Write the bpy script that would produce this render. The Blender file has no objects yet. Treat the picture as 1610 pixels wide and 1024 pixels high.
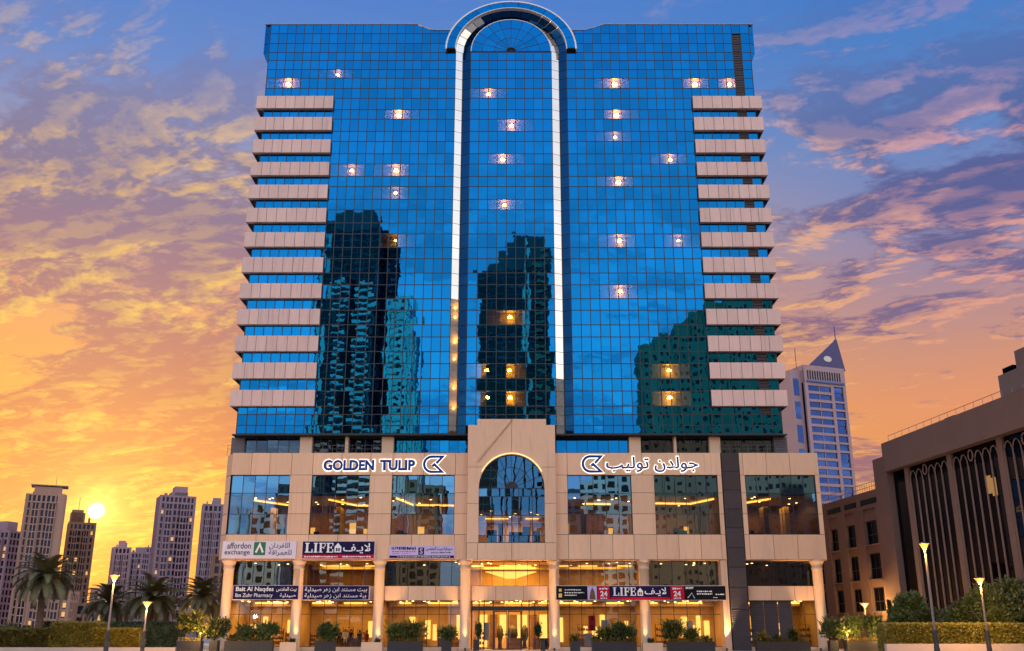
import bpy, math, random
import numpy as np
from mathutils import Vector, Matrix
R = math.radians
random.seed(7); rng = np.random.default_rng(7)
sc = bpy.context.scene
COL = sc.collection

# ------------------------------------------------------------------ camera
F, TH, HC, CY = 1530.0, R(17.5), 1.8, -100.0
cam_d = bpy.data.cameras.new('camera'); cam = bpy.data.objects.new('camera', cam_d); COL.objects.link(cam)
cam.location = (0, CY, HC); cam.rotation_euler = (R(90) + TH, 0, 0)
cam_d.sensor_width = 36; cam_d.lens = F / 1610 * 36; cam_d.clip_end = 6000; cam_d.clip_start = .5
sc.camera = cam
cT, sT = math.cos(TH), math.sin(TH)
def P(x, y, Y=0.0):
    r = (x - 805) / F; u = (512 - y) / F
    t = (Y - CY) / (cT - u * sT)
    return r * t, HC + (sT + u * cT) * t
def X(x, y, Y=0.0): return P(x, y, Y)[0]
def Z(y, Y=0.0): return P(805, y, Y)[1]

# ------------------------------------------------------------------ world
class NB:
    def __init__(s, tree): s.t = tree; s.n = tree.nodes; s.l = tree.links
    def set(s, sock, v):
        if hasattr(v, 'is_linked') or isinstance(v, bpy.types.NodeSocket): s.l.new(v, sock)
        else: sock.default_value = v
    def m(s, op, a, b=0.0, c=0.0, clamp=False):
        n = s.n.new('ShaderNodeMath'); n.operation = op; n.use_clamp = clamp
        s.set(n.inputs[0], a); s.set(n.inputs[1], b); s.set(n.inputs[2], c); return n.outputs[0]
    def v(s, op, a, b=(0, 0, 0), scale=None):
        n = s.n.new('ShaderNodeVectorMath'); n.operation = op
        s.set(n.inputs[0], a); s.set(n.inputs[1], b)
        if scale is not None: s.set(n.inputs['Scale'], scale)
        return n.outputs['Value'] if op in ('DOT_PRODUCT', 'LENGTH') else n.outputs[0]
    def comb(s, x, y, z):
        n = s.n.new('ShaderNodeCombineXYZ')
        for i, q in enumerate((x, y, z)): s.set(n.inputs[i], q)
        return n.outputs[0]
    def sep(s, v):
        n = s.n.new('ShaderNodeSeparateXYZ'); s.l.new(v, n.inputs[0]); return n.outputs
    def ramp(s, fac, stops, interp='LINEAR'):
        n = s.n.new('ShaderNodeValToRGB'); e = n.color_ramp.elements; n.color_ramp.interpolation = interp
        while len(e) < len(stops): e.new(0.5)
        for el, (p, c) in zip(e, stops): el.position = p; el.color = (*c, 1)
        s.set(n.inputs[0], fac); return n.outputs[0]
    def mix(s, fac, a, b, mode='MIX'):
        n = s.n.new('ShaderNodeMix'); n.data_type = 'RGBA'; n.blend_type = mode
        s.set(n.inputs[0], fac)
        for k, q in ((6, a), (7, b)):
            if isinstance(q, tuple) and len(q) == 3: q = (*q, 1)
            s.set(n.inputs[k], q)
        return n.outputs[2]
    def noise(s, vec, scale, detail=4, rough=.55, dist=0.0, out=0):
        n = s.n.new('ShaderNodeTexNoise'); s.l.new(vec, n.inputs['Vector'])
        n.inputs['Scale'].default_value = scale; n.inputs['Detail'].default_value = detail
        n.inputs['Roughness'].default_value = rough; n.inputs['Distortion'].default_value = dist
        return n.outputs[out]
    def sstep(s, a, lo, hi):
        n = s.n.new('ShaderNodeMapRange'); n.interpolation_type = 'SMOOTHSTEP'
        s.set(n.inputs[0], a); n.inputs[1].default_value = lo; n.inputs[2].default_value = hi
        return n.outputs[0]
def lin(*c): return tuple((v / 255 / 12.92) if v <= 10 else ((v / 255 + .055) / 1.055) ** 2.4 for v in c)

SUN_AZ, SUN_EL = R(-22.9), R(6.2)
sd = (math.sin(SUN_AZ) * math.cos(SUN_EL), math.cos(SUN_AZ) * math.cos(SUN_EL), math.sin(SUN_EL))
world = bpy.data.worlds.new('World'); sc.world = world; world.use_nodes = True
wt = world.node_tree; wt.nodes.clear(); b = NB(wt)
tc = wt.nodes.new('ShaderNodeTexCoord'); d = b.v('NORMALIZE', tc.outputs['Generated'])
dx, dy, dz = b.sep(d)
el = b.m('DIVIDE', b.m('MULTIPLY', b.m('ARCSINE', dz), 180 / math.pi), 60.0)   # 0..1.5 = 0..90 deg
def stops(lst): return [(e / 60, lin(*c)) for e, c in lst]
ramp_sun = b.ramp(el, stops([(0, (228, 100, 44)), (4, (252, 134, 28)), (8, (255, 152, 26)), (11, (252, 166, 46)), (15, (242, 158, 78)), (19, (226, 160, 118)),
                             (23, (196, 164, 164)), (27, (138, 148, 196)), (31, (98, 138, 210)), (37, (70, 128, 212)), (60, (92, 134, 200))]))
ramp_side = b.ramp(el, stops([(0, (232, 144, 84)), (8, (246, 156, 88)), (12, (238, 152, 104)), (15, (212, 148, 126)), (19, (168, 140, 162)), (23, (126, 138, 190)),
                              (27, (96, 138, 204)), (34, (64, 126, 206)), (60, (92, 134, 200))]))
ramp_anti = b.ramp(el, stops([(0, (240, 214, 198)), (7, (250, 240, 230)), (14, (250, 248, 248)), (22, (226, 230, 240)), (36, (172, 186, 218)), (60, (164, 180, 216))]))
hor = b.m('SQRT', b.m('ADD', b.m('ADD', b.m('MULTIPLY', dx, dx), b.m('MULTIPLY', dy, dy)), 1e-5))
sl = math.hypot(sd[0], sd[1])
ca = b.m('DIVIDE', b.m('ADD', b.m('MULTIPLY', dx, sd[0] / sl), b.m('MULTIPLY', dy, sd[1] / sl)), hor)
base = b.mix(b.sstep(ca, .66, .95), ramp_side, ramp_sun)
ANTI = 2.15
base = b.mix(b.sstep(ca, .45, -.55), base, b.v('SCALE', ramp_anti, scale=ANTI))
cosS = b.v('DOT_PRODUCT', d, sd)
# cloud deck: a flat layer seen in perspective, two scales of broken cloud, lit from the low sun
den = b.m('ADD', b.m('MAXIMUM', dz, 0.0), .13)
p = b.comb(b.m('DIVIDE', dx, den), b.m('DIVIDE', dy, den), 0.0)
rot = wt.nodes.new('ShaderNodeVectorRotate'); rot.rotation_type = 'Z_AXIS'; rot.inputs['Angle'].default_value = R(20)
wt.links.new(p, rot.inputs['Vector']); p = rot.outputs[0]
p = b.v('MULTIPLY', p, (.80, 1.25, 1.0))
warp = b.noise(p, 1.7, 3, .5, out=1)
p = b.v('ADD', p, b.v('SCALE', b.v('SUBTRACT', warp, (.5, .5, .5)), scale=.30))
OFF = (5.3, 2.2, 0)
def dens(dy_, det):
    q = b.v('ADD', p, (OFF[0] + dy_ * .35, OFF[1] + dy_, 0))
    big = b.noise(q, .85, 3, .5); mid = b.noise(q, 4.6, det, .62); fine = b.noise(q, 15.0, 4, .62)
    return b.m('ADD', b.m('ADD', b.m('MULTIPLY', big, 1.0), b.m('MULTIPLY', mid, .66)), b.m('MULTIPLY', fine, .34))
n0 = dens(0.0, 6)
n1 = dens(.045, 4)
cover = b.sstep(n0, .95, 1.06)
hi_fade = b.sstep(el, .58, .37)
cover = b.m('MULTIPLY', cover, b.m('ADD', .18, b.m('MULTIPLY', hi_fade, .80)))
lit = b.sstep(b.m('SUBTRACT', n0, n1), -.035, .085)
thick = b.sstep(n0, 1.0, 1.17)
elr = b.sstep(el, .13, .45)
near = b.sstep(ca, .62, .94)
shade_c = b.mix(elr, b.mix(near, lin(134, 106, 138), lin(202, 94, 32)), b.mix(near, lin(74, 90, 154), lin(118, 110, 154)))
lit_c = b.mix(elr, b.mix(near, lin(255, 166, 104), lin(255, 204, 60)), b.mix(near, lin(240, 170, 166), lin(255, 202, 112)))
litf = b.m('MULTIPLY', b.m('ADD', b.m('MULTIPLY', lit, .98), .02), b.m('SUBTRACT', 1.0, b.m('MULTIPLY', thick, .75)))
cl = b.mix(litf, shade_c, lit_c)
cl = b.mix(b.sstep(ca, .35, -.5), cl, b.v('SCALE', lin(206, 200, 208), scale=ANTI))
sky = b.mix(cover, base, cl)
# aureole and the disc of the sun itself
ang = b.m('MULTIPLY', b.m('ARCCOSINE', b.m('MINIMUM', cosS, 1.0)), 180 / math.pi)
g1 = b.m('POWER', 2.718, b.m('MULTIPLY', ang, -.62))
sky = b.mix(b.m('MULTIPLY', g1, .8), sky, (1.1, .60, .05))
g2 = b.m('POWER', 2.718, b.m('MULTIPLY', ang, -1.7))
sky = b.mix(1.0, sky, b.v('SCALE', (1.4, 1.0, .30), scale=g2), 'ADD')
disc = b.sstep(ang, .42, .37)
sky = b.mix(disc, sky, (7, 6.2, 4.4))
nis = wt.nodes.new('ShaderNodeTexSky'); nis.sky_type = 'NISHITA'; nis.sun_disc = False
nis.sun_elevation = SUN_EL; nis.sun_rotation = SUN_AZ; nis.air_density = 1.2; nis.dust_density = 2.0
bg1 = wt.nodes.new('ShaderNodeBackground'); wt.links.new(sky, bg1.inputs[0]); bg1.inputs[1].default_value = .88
bg2 = wt.nodes.new('ShaderNodeBackground'); wt.links.new(nis.outputs[0], bg2.inputs[0]); bg2.inputs[1].default_value = .012
ad = wt.nodes.new('ShaderNodeAddShader'); wt.links.new(bg1.outputs[0], ad.inputs[0]); wt.links.new(bg2.outputs[0], ad.inputs[1])
wo = wt.nodes.new('ShaderNodeOutputWorld'); wt.links.new(ad.outputs[0], wo.inputs[0])
try: world.cycles.sampling_method = 'MANUAL'; world.cycles.sample_map_resolution = 1024
except Exception: pass

sun_d = bpy.data.lights.new('sun', 'SUN'); sun_d.energy = 5.0; sun_d.angle = R(.55); sun_d.color = (1, .74, .48)
sun = bpy.data.objects.new('sun', sun_d); COL.objects.link(sun)
sun.rotation_euler = Vector(sd).to_track_quat('Z', 'Y').to_euler()
vs = sc.view_settings; vs.view_transform = 'Standard'; vs.look = 'None'; vs.exposure = 0.0; vs.gamma = 1.0; vs.use_curve_mapping = False
cy = sc.cycles; cy.use_denoising = True; cy.use_adaptive_sampling = True; cy.adaptive_threshold = .025; cy.max_bounces = 7; cy.diffuse_bounces = 3; cy.glossy_bounces = 4
cy.transmission_bounces = 4; cy.transparent_max_bounces = 12; cy.sample_clamp_indirect = 4; cy.caustics_reflective = False; cy.caustics_refractive = False

# ------------------------------------------------------------------ materials
MATS = {}
def mat(name, col, rough=.6, metal=0.0, var=.12, scale=.8, bump=0.0, bscale=6.0, emit=None, es=0.0, spec=.5, stretch=(1, 1, 1), coat=0.0, streak=0.0):
    if name in MATS: return MATS[name]
    m = bpy.data.materials.new(name); m.use_nodes = True; t = m.node_tree; q = NB(t)
    pb = t.nodes['Principled BSDF']
    c = t.nodes.new('ShaderNodeTexCoord').outputs['Object']
    geo = t.nodes.new('ShaderNodeNewGeometry').outputs['Position']
    v_ = q.v('MULTIPLY', geo, stretch)
    oi = t.nodes.new('ShaderNodeObjectInfo').outputs['Random']
    if emit is None or es == 0:
        n = q.noise(v_, scale, 5, .6)
        n2 = q.noise(v_, scale * 7.3, 3, .6)
        f = q.m('ADD', q.m('MULTIPLY', n, .7), q.m('MULTIPLY', n2, .3))
        f = q.m('ADD', f, q.m('MULTIPLY', q.m('SUBTRACT', oi, .5), .35))
        lo = tuple(x * (1 - var) for x in col); hi = tuple(min(1, x * (1 + var)) for x in col)
        cc = q.ramp(f, [(.25, lo), (.75, hi)])
        if streak:
            st_ = q.noise(q.v('MULTIPLY', geo, (2.6, 2.6, .16)), 1.0, 5, .62)
            cc = q.mix(q.m('MULTIPLY', q.sstep(st_, .52, .74), streak), cc, tuple(x * .45 for x in col))
        q.l.new(cc, pb.inputs['Base Color'])
    else:
        pb.inputs['Base Color'].default_value = (.01, .01, .01, 1)
        pb.inputs['Emission Color'].default_value = (*emit, 1); pb.inputs['Emission Strength'].default_value = es
    pb.inputs['Roughness'].default_value = rough; pb.inputs['Metallic'].default_value = metal
    pb.inputs['Specular IOR Level'].default_value = spec; pb.inputs['Coat Weight'].default_value = coat
    if bump:
        bn = t.nodes.new('ShaderNodeBump'); bn.inputs['Distance'].default_value = bump
        q.l.new(q.noise(v_, bscale, 4, .6), bn.inputs['Height']); q.l.new(bn.outputs[0], pb.inputs['Normal'])
    MATS[name] = m; return m
def glass(name, tint, trans, gloss, wav=.0016, wscale=.75, rough=.006, body=(.004, .01, .02), bodyw=0.0):
    """coated window glass: tinted mirror reflection over what is seen through it (trans = see-through share)"""
    m = bpy.data.materials.new(name); m.use_nodes = True; t = m.node_tree; t.nodes.clear(); q = NB(t)
    geo = t.nodes.new('ShaderNodeNewGeometry').outputs['Position']
    g = t.nodes.new('ShaderNodeBsdfGlossy'); g.inputs['Roughness'].default_value = rough
    g.inputs['Color'].default_value = (*tint, 1)
    isl = t.nodes.new('ShaderNodeNewGeometry').outputs['Random Per Island']; oi = t.nodes.new('ShaderNodeObjectInfo').outputs['Random']
    fr_ = q.m('FRACT', q.m('ADD', isl, oi)); soft = q.noise(geo, .06, 2, .5)
    q.l.new(q.v('SCALE', (tint[0], tint[1], tint[2]), scale=q.m('ADD', q.m('MULTIPLY', fr_, .22), q.m('ADD', .70, q.m('MULTIPLY', soft, .36)))), g.inputs['Color'])
    bn = t.nodes.new('ShaderNodeBump'); bn.inputs['Distance'].default_value = wav; bn.inputs['Strength'].default_value = 1
    q.l.new(q.noise(geo, wscale, 2, .5), bn.inputs['Height']); q.l.new(bn.outputs[0], g.inputs['Normal'])
    out = t.nodes.new('ShaderNodeOutputMaterial')
    if trans > 0:
        tr = t.nodes.new('ShaderNodeBsdfTransparent'); tr.inputs[0].default_value = (trans, trans, trans * .97, 1)
    else:
        tr = t.nodes.new('ShaderNodeBsdfDiffuse'); tr.inputs[0].default_value = (*body, 1)
    mx = t.nodes.new('ShaderNodeMixShader')
    lw = t.nodes.new('ShaderNodeLayerWeight'); lw.inputs[0].default_value = .35
    q.l.new(q.m('ADD', gloss, q.m('MULTIPLY', lw.outputs['Fresnel'], 1 - gloss), clamp=True), mx.inputs[0])
    q.l.new(tr.outputs[0], mx.inputs[1]); q.l.new(g.outputs[0], mx.inputs[2])
    q.l.new(mx.outputs[0], out.inputs[0]); MATS[name] = m; return m

M_glass = glass('blue_mirror_glass', (.004, .146, .395), 0, .95, wav=.0019)
M_litglass = glass('blue_glass_lit', (.012, .14, .36), .92, .26)
def lit_glass(name, tint, trans):
    """coated glass of a lit room: the same mirror coat, with part of the light from inside let through"""
    m = bpy.data.materials.new(name); m.use_nodes = True; t = m.node_tree; t.nodes.clear()
    g = t.nodes.new('ShaderNodeBsdfGlossy'); g.inputs['Roughness'].default_value = .006; g.inputs['Color'].default_value = (*tint, 1)
    tr = t.nodes.new('ShaderNodeBsdfTransparent'); tr.inputs[0].default_value = (*trans, 1)
    a_ = t.nodes.new('ShaderNodeAddShader'); out = t.nodes.new('ShaderNodeOutputMaterial')
    t.links.new(g.outputs[0], a_.inputs[0]); t.links.new(tr.outputs[0], a_.inputs[1]); t.links.new(a_.outputs[0], out.inputs[0]); MATS[name] = m; return m
M_litglass = lit_glass('blue_glass_lit', (.0036, .132, .355), (.70, .60, .30))
M_dglass = glass('dark_mirror_glass', (.045, .085, .14), 0, .85)
M_shop = glass('shop_glass', (.40, .54, .68), .86, .07, wav=.003, wscale=.5)
M_shopd = glass('upper_shop_glass', (.28, .44, .58), .62, .26, wav=.003, wscale=.45)
M_win2 = glass('first_floor_glass', (.11, .31, .60), .66, .40, wav=.0028, wscale=.45)
M_win2t = glass('first_floor_glass_top', (.10, .32, .66), .3, .55, wav=.0024, wscale=.45)
M_stone = mat('peach_stone', (.82, .52, .325), .75, var=.10, scale=.35, bump=.004, bscale=9, stretch=(1, 1, .35), streak=.35)
M_stone_l = mat('pale_stone', (.80, .54, .35), .7, var=.06, scale=.5)
M_joint = mat('stone_joint', (.16, .11, .08), .9)
M_pink = mat('pink_cladding', (.76, .51, .43), .45, var=.09, scale=1.1, stretch=(1, 1, .2), streak=.4)
M_pinkj = mat('cladding_joint', (.12, .08, .08), .8)
M_mull = mat('dark_mullion', (.012, .016, .022), .45)
M_white = mat('white_trim', (.82, .80, .78), .4, var=.03)
M_brightrefl = mat('bright_reflection_panel', (.70, .68, .62), .10, metal=1.0, var=.06)  # bright sky reflection put into the material of facets facing right
M_brown = mat('brown_louvre', (.045, .030, .030), .6)
M_grey = mat('grey_louvre', (.115, .10, .115), .5, var=.15, scale=1.5)
M_dark = mat('dark_void', (.012, .012, .014), .8)
M_conc = mat('roof_concrete', (.30, .27, .25), .9)
M_beam = mat('interior_wall', (.50, .33, .15), .7, var=.25, scale=.5)
M_ceil = mat('interior_ceiling', (.60, .46, .26), .8, var=.1)
M_wood = mat('interior_wood', (.16, .075, .028), .5, var=.35, scale=1.4)
M_floor = mat('interior_floor', (.35, .27, .18), .25)
M_furn = mat('dark_furniture', (.03, .024, .022), .6)
E_cove = mat('cove_light', (1, .8, .4), emit=(1, .50, .07), es=5)
E_down = mat('downlight', (1, .8, .5), emit=(1, .62, .20), es=16)
E_room = mat('room_lamp', (1, .8, .5), emit=(1, .52, .03), es=170)
M_rwall = mat('hotel_room_wall', (.075, .052, .018), .8)
M_revealglow = mat('reveal_glow_gold', (.60, .38, .10), .7, var=.5, scale=.9)
E_strip = mat('strip_light', (1, .8, .5), emit=(1, .50, .10), es=2.2)
E_street = mat('street_lamp_glow', (1, .8, .5), emit=(1, .36, .03), es=1.7)
E_halo = mat('sign_halo', (1, 1, 1), emit=(1, .93, .82), es=1.9)
M_navy = mat('navy_letter', (.006, .055, .30), .6, var=.05, spec=.15)
M_slab = mat('paving', (.34, .30, .27), .7, var=.2, scale=.3)
M_asph = mat('asphalt', (.05, .05, .052), .85, var=.25, scale=.6)
M_curb = mat('planter_wall_stone', (.48, .38, .34), .7, var=.15)
M_plant = mat('planter_charcoal', (.028, .026, .030), .5, var=.2)
M_soil = mat('soil', (.05, .035, .025), .95)
M_leaf = mat('leaf_green', (.085, .115, .026), .5, var=.45, scale=1.6)
M_leafd = mat('leaf_dark', (.050, .072, .024), .5, var=.45, scale=1.3)
M_leafy = mat('leaf_yellow_green', (.24, .18, .018), .5, var=.5, scale=1.8)
M_hedge = mat('hedge_green', (.17, .145, .022), .5, var=.65, scale=2.2)
M_palm = mat('palm_frond', (.105, .10, .042), .5, var=.4, scale=1.0)
M_bark = mat('palm_bark', (.13, .085, .05), .9, var=.4, scale=3, bump=.05, bscale=8)
M_trunk = mat('tree_bark', (.09, .065, .045), .9, var=.3, scale=3)
M_pole = mat('lamp_pole', (.30, .25, .24), .4, metal=.3)
M_poled = mat('lamp_pole_base', (.045, .045, .055), .5)

# ------------------------------------------------------------------ mesh helpers
WL = {}
def empty(name, loc=(0, 0, 0), rz=0.0, local=False):
    o = bpy.data.objects.new(name, None); COL.objects.link(o); o.location = loc; o.rotation_euler = (0, 0, rz)
    o.empty_display_size = .2
    WL[o.name] = (0, 0, 0) if local else tuple(loc); return o
def tag(o, label, cat, group=None, kind=None):
    if label: o['label'] = label
    if cat: o['category'] = cat
    if group: o['group'] = group
    if kind: o['kind'] = kind
    return o
def link(name, me, parent=None, loc=(0, 0, 0), scale=None):
    o = bpy.data.objects.new(name, me); COL.objects.link(o)
    w = (0, 0, 0)
    if parent is not None:
        o.parent = parent; w = WL.get(parent.name, (0, 0, 0))
    o.location = (loc[0] - w[0], loc[1] - w[1], loc[2] - w[2])
    if scale: o.scale = scale
    WL[o.name] = tuple(loc) if parent is None or True else w
    return o
class MB:
    def __init__(s): s.v = []; s.f = []; s.smooth = False
    def quad(s, a, b_, c, d_):
        n = len(s.v); s.v += [a, b_, c, d_]; s.f.append((n, n + 1, n + 2, n + 3)); return s
    def box(s, x0, x1, y0, y1, z0, z1):
        n = len(s.v)
        s.v += [(x0, y0, z0), (x1, y0, z0), (x1, y1, z0), (x0, y1, z0), (x0, y0, z1), (x1, y0, z1), (x1, y1, z1), (x0, y1, z1)]
        s.f += [tuple(n + i for i in q) for q in ((0, 3, 2, 1), (4, 5, 6, 7), (0, 1, 5, 4), (1, 2, 6, 5), (2, 3, 7, 6), (3, 0, 4, 7))]
        return s
    def prism(s, poly, y0, y1):
        """poly: list of (x, z) counter-clockwise seen from -Y; extruded from y0 (front) to y1"""
        n = len(s.v); k = len(poly)
        s.v += [(x, y0, z) for x, z in poly] + [(x, y1, z) for x, z in poly]
        s.f.append(tuple(range(n, n + k))); s.f.append(tuple(range(n + 2 * k - 1, n + k - 1, -1)))
        for i in range(k):
            j = (i + 1) % k; s.f.append((n + i, n + k + i, n + k + j, n + j))
        return s
    def lathe(s, prof, cx=0, cy_=0, seg=16, cap=True):
        n = len(s.v); k = len(prof)
        for i in range(seg):
            a = 2 * math.pi * i / seg
            for r, z in prof: s.v.append((cx + r * math.cos(a), cy_ + r * math.sin(a), z))
        for i in range(seg):
            j = (i + 1) % seg
            for t in range(k - 1): s.f.append((n + i * k + t, n + j * k + t, n + j * k + t + 1, n + i * k + t + 1))
        if cap:
            s.f.append(tuple(n + i * k + k - 1 for i in range(seg)))
            s.f.append(tuple(n + i * k for i in reversed(range(seg))))
        return s
    def tube(s, pts, rad, seg=8):
        n = len(s.v); k = len(pts)
        for i, p_ in enumerate(pts):
            p_ = Vector(p_); a = Vector(pts[max(0, i - 1)]); c = Vector(pts[min(k - 1, i + 1)])
            d_ = (c - a).normalized(); u = d_.orthogonal().normalized() if abs(d_.z) < .95 else Vector((1, 0, 0))
            w_ = d_.cross(u).normalized(); u = w_.cross(d_)
            r = rad[i] if isinstance(rad, (list, tuple)) else rad
            for j in range(seg):
                t = 2 * math.pi * j / seg; s.v.append(tuple(p_ + u * (r * math.cos(t)) + w_ * (r * math.sin(t))))
        for i in range(k - 1):
            for j in range(seg):
                q = (j + 1) % seg; s.f.append((n + i * seg + j, n + i * seg + q, n + (i + 1) * seg + q, n + (i + 1) * seg + j))
        s.f.append(tuple(n + j for j in reversed(range(seg)))); s.f.append(tuple(n + (k - 1) * seg + j for j in range(seg)))
        return s
    def mesh(s, name, m):
        me = bpy.data.meshes.new(name); me.from_pydata(s.v, [], s.f); me.materials.append(m); me.update()
        if s.smooth:
            me.polygons.foreach_set('use_smooth', [True] * len(me.polygons))
        return me
    def build(s, name, m, parent=None):
        """vertices are in the parent's frame given in world coordinates (parents are not rotated) or local coordinates"""
        me = s.mesh(name, m)
        w = WL.get(parent.name, (0, 0, 0)) if parent is not None else (0, 0, 0)
        if parent is not None and w != (0, 0, 0):
            me.transform(Matrix.Translation((-w[0], -w[1], -w[2])))
        o = bpy.data.objects.new(name, me); COL.objects.link(o)
        if parent is not None: o.parent = parent
        WL[o.name] = w if parent is not None else (0, 0, 0)
        return o
CUBES = {}
def cube(m):
    if m.name not in CUBES:
        CUBES[m.name] = MB().box(-.5, .5, -.5, .5, -.5, .5).mesh('block', m)
    return CUBES[m.name]
def block(name, m, parent, x0, x1, y0, y1, z0, z1):
    """one box piece that shares its mesh with all alike pieces (plain box given in world coordinates of an unrotated parent)"""
    o = bpy.data.objects.new(name, cube(m)); COL.objects.link(o)
    w = (0, 0, 0)
    if parent is not None: o.parent = parent; w = WL.get(parent.name, (0, 0, 0))
    o.location = ((x0 + x1) / 2 - w[0], (y0 + y1) / 2 - w[1], (z0 + z1) / 2 - w[2])
    o.scale = (abs(x1 - x0), abs(y1 - y0), abs(z1 - z0))
    return o
def part(name, m, parent, x0, x1, y0, y1, z0, z1):
    return MB().box(x0, x1, y0, y1, z0, z1).build(name, m, parent)
def ribbon(pts, width):
    L, Rr = [], []
    n = len(pts)
    for i in range(n):
        p_ = Vector(pts[i])
        a = (p_ - Vector(pts[i - 1])).normalized() if i else (Vector(pts[1]) - p_).normalized()
        c = (Vector(pts[i + 1]) - p_).normalized() if i < n - 1 else a
        na, nc = Vector((-a.y, a.x)), Vector((-c.y, c.x))
        mm = (na + nc); mm = mm.normalized() if mm.length > 1e-4 else na
        k = min(2.2, 1 / max(.3, mm.dot(na)))
        L.append(p_ + mm * width / 2 * k); Rr.append(p_ - mm * width / 2 * k)
    return L, Rr
def text_mesh(body, x0, x1, z0, z1, y0, depth, m, offset=0.0, shear=0.0):
    cu = bpy.data.curves.new('lettering', 'FONT'); cu.body = body; cu.size = 1.0; cu.resolution_u = 3
    cu.offset = offset; cu.extrude = .01; cu.shear = shear
    o = bpy.data.objects.new('lettering', cu); COL.objects.link(o)
    dg = bpy.context.evaluated_depsgraph_get(); me = bpy.data.meshes.new_from_object(o.evaluated_get(dg))
    bpy.data.objects.remove(o); bpy.data.curves.remove(cu)
    n = len(me.vertices); co = np.empty(n * 3, np.float32); me.vertices.foreach_get('co', co); co = co.reshape(-1, 3)
    mn, mx = co.min(0), co.max(0)
    out = np.empty_like(co)
    out[:, 0] = x0 + (co[:, 0] - mn[0]) / (mx[0] - mn[0]) * (x1 - x0)
    out[:, 2] = z0 + (co[:, 1] - mn[1]) / (mx[1] - mn[1]) * (z1 - z0)
    out[:, 1] = np.where(co[:, 2] > 0, y0 - depth, y0)
    me.vertices.foreach_set('co', out.ravel()); me.materials.clear(); me.materials.append(m); me.update()
    return me
def add_mesh(name, me, parent):
    w = WL.get(parent.name, (0, 0, 0))
    if w != (0, 0, 0): me.transform(Matrix.Translation((-w[0], -w[1], -w[2])))
    o = bpy.data.objects.new(name, me); COL.objects.link(o); o.parent = parent; WL[o.name] = w; return o
def split_letters(me, name, m, parent):
    nv = len(me.vertices); par = list(range(nv))
    def find(a):
        while par[a] != a: par[a] = par[par[a]]; a = par[a]
        return a
    for e in me.edges:
        a, c = find(e.vertices[0]), find(e.vertices[1])
        if a != c: par[a] = c
    # front, back and rim can be separate islands: merge by overlapping x/z box
    groups = {}
    for v_ in me.vertices: groups.setdefault(find(v_.index), []).append(v_.index)
    boxes = []
    for k, idx in groups.items():
        c = np.array([me.vertices[i].co for i in idx]); boxes.append([c[:, 0].min(), c[:, 0].max(), c[:, 2].min(), c[:, 2].max(), [k]])
    merged = True
    while merged:
        merged = False
        for i in range(len(boxes)):
            for j in range(i + 1, len(boxes)):
                a, c = boxes[i], boxes[j]
                if a[0] < c[1] - 1e-4 and c[0] < a[1] - 1e-4 and a[2] < c[3] - 1e-4 and c[2] < a[3] - 1e-4:
                    boxes[i] = [min(a[0], c[0]), max(a[1], c[1]), min(a[2], c[2]), max(a[3], c[3]), a[4] + c[4]]
                    boxes.pop(j); merged = True; break
            if merged: break
    for bx in sorted(boxes):
        ks = set(bx[4]); mp = {}; vv = []; ff = []
        for pl in me.polygons:
            if find(pl.vertices[0]) in ks:
                f_ = []
                for i in pl.vertices:
                    if i not in mp: mp[i] = len(vv); vv.append(tuple(me.vertices[i].co))
                    f_.append(mp[i])
                ff.append(tuple(f_))
        q = MB(); q.v = vv; q.f = ff; q.build(name, m, parent)

# ------------------------------------------------------------------ ground
g = MB(); S = 3000
g.quad((-S, -S, 0), (S, -S, 0), (S, S, 0), (-S, S, 0)).build('ground', M_slab)['kind'] = 'structure'
rd = MB().box(-400, 400, -72, -40, -.2, .004).build('road', M_asph); rd['kind'] = 'structure'
pl = MB().box(-60, 60, -14, 1.9, -.1, .10).build('pavement', M_slab); pl['kind'] = 'structure'

# ------------------------------------------------------------------ the hotel
hotel = empty('hotel_building')
tag(hotel, 'tall blue mirror glass hotel with central arch, pale band ends and peach stone podium', 'building')
YT = 2.0
band_top_px = [154.5, 187.5, 222.5, 258, 293.5, 330, 368, 407, 448, 488, 530, 572, 615]
bz = [Z(y, YT) for y in band_top_px]
rows = [Z(y, YT) for y in (39, 53, 68.5, 82.5, 95, 109.5, 123, 139)]
kind_row = ['g'] * 7 + ['g']
for i, z in enumerate(bz):
    nx = bz[i + 1] if i < 12 else z - 3.02
    rows += [z, z - (z - nx) * .55]
rows += [Z(652, YT), Z(669, YT), Z(682, YT)]
ZB = rows[-1]; ZTOP = rows[0]; ZSP = Z(81, YT)
XL, XR = -29.3, 28.75                      # body, crown reaches a little further
s85 = abs(X(905, 81, YT)) / 100            # metres per pixel at the arch
XC = X(803.5, 81, YT)
A_out, A_gro, A_val, A_in = 102 * s85, 87 * s85, 75.5 * s85, 63 * s85
kz = abs(Z(7, YT) - ZSP) / A_out
kin = abs(Z(31, YT) - ZSP) / A_in
kgo = abs(Z(17, YT) - ZSP) / A_gro
def ell(a, k, t): return XC + a * math.cos(t), ZSP + a * k * math.sin(t)
nL, nR_, nC = 22, 21, 9
colsL = list(np.linspace(XL, XC - A_gro, nL + 1)); colsR = list(np.linspace(XC + A_gro, XR, nR_ + 1)); colsC = list(np.linspace(XC - A_in, XC + A_in, nC + 1))
xs1, xs2 = X(656, 39, YT), X(681, 48, YT); xs3, xs4 = X(921, 48, YT), X(950, 39, YT); zlow = Z(48, YT)
def ztop(x):
    if x <= xs1 or x >= xs4: return ZTOP
    if x < xs2: return ZTOP + (zlow - ZTOP) * (x - xs1) / (xs2 - xs1)
    if x > xs3: return zlow + (ZTOP - zlow) * (x - xs3) / (xs4 - xs3)
    return zlow
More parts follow.
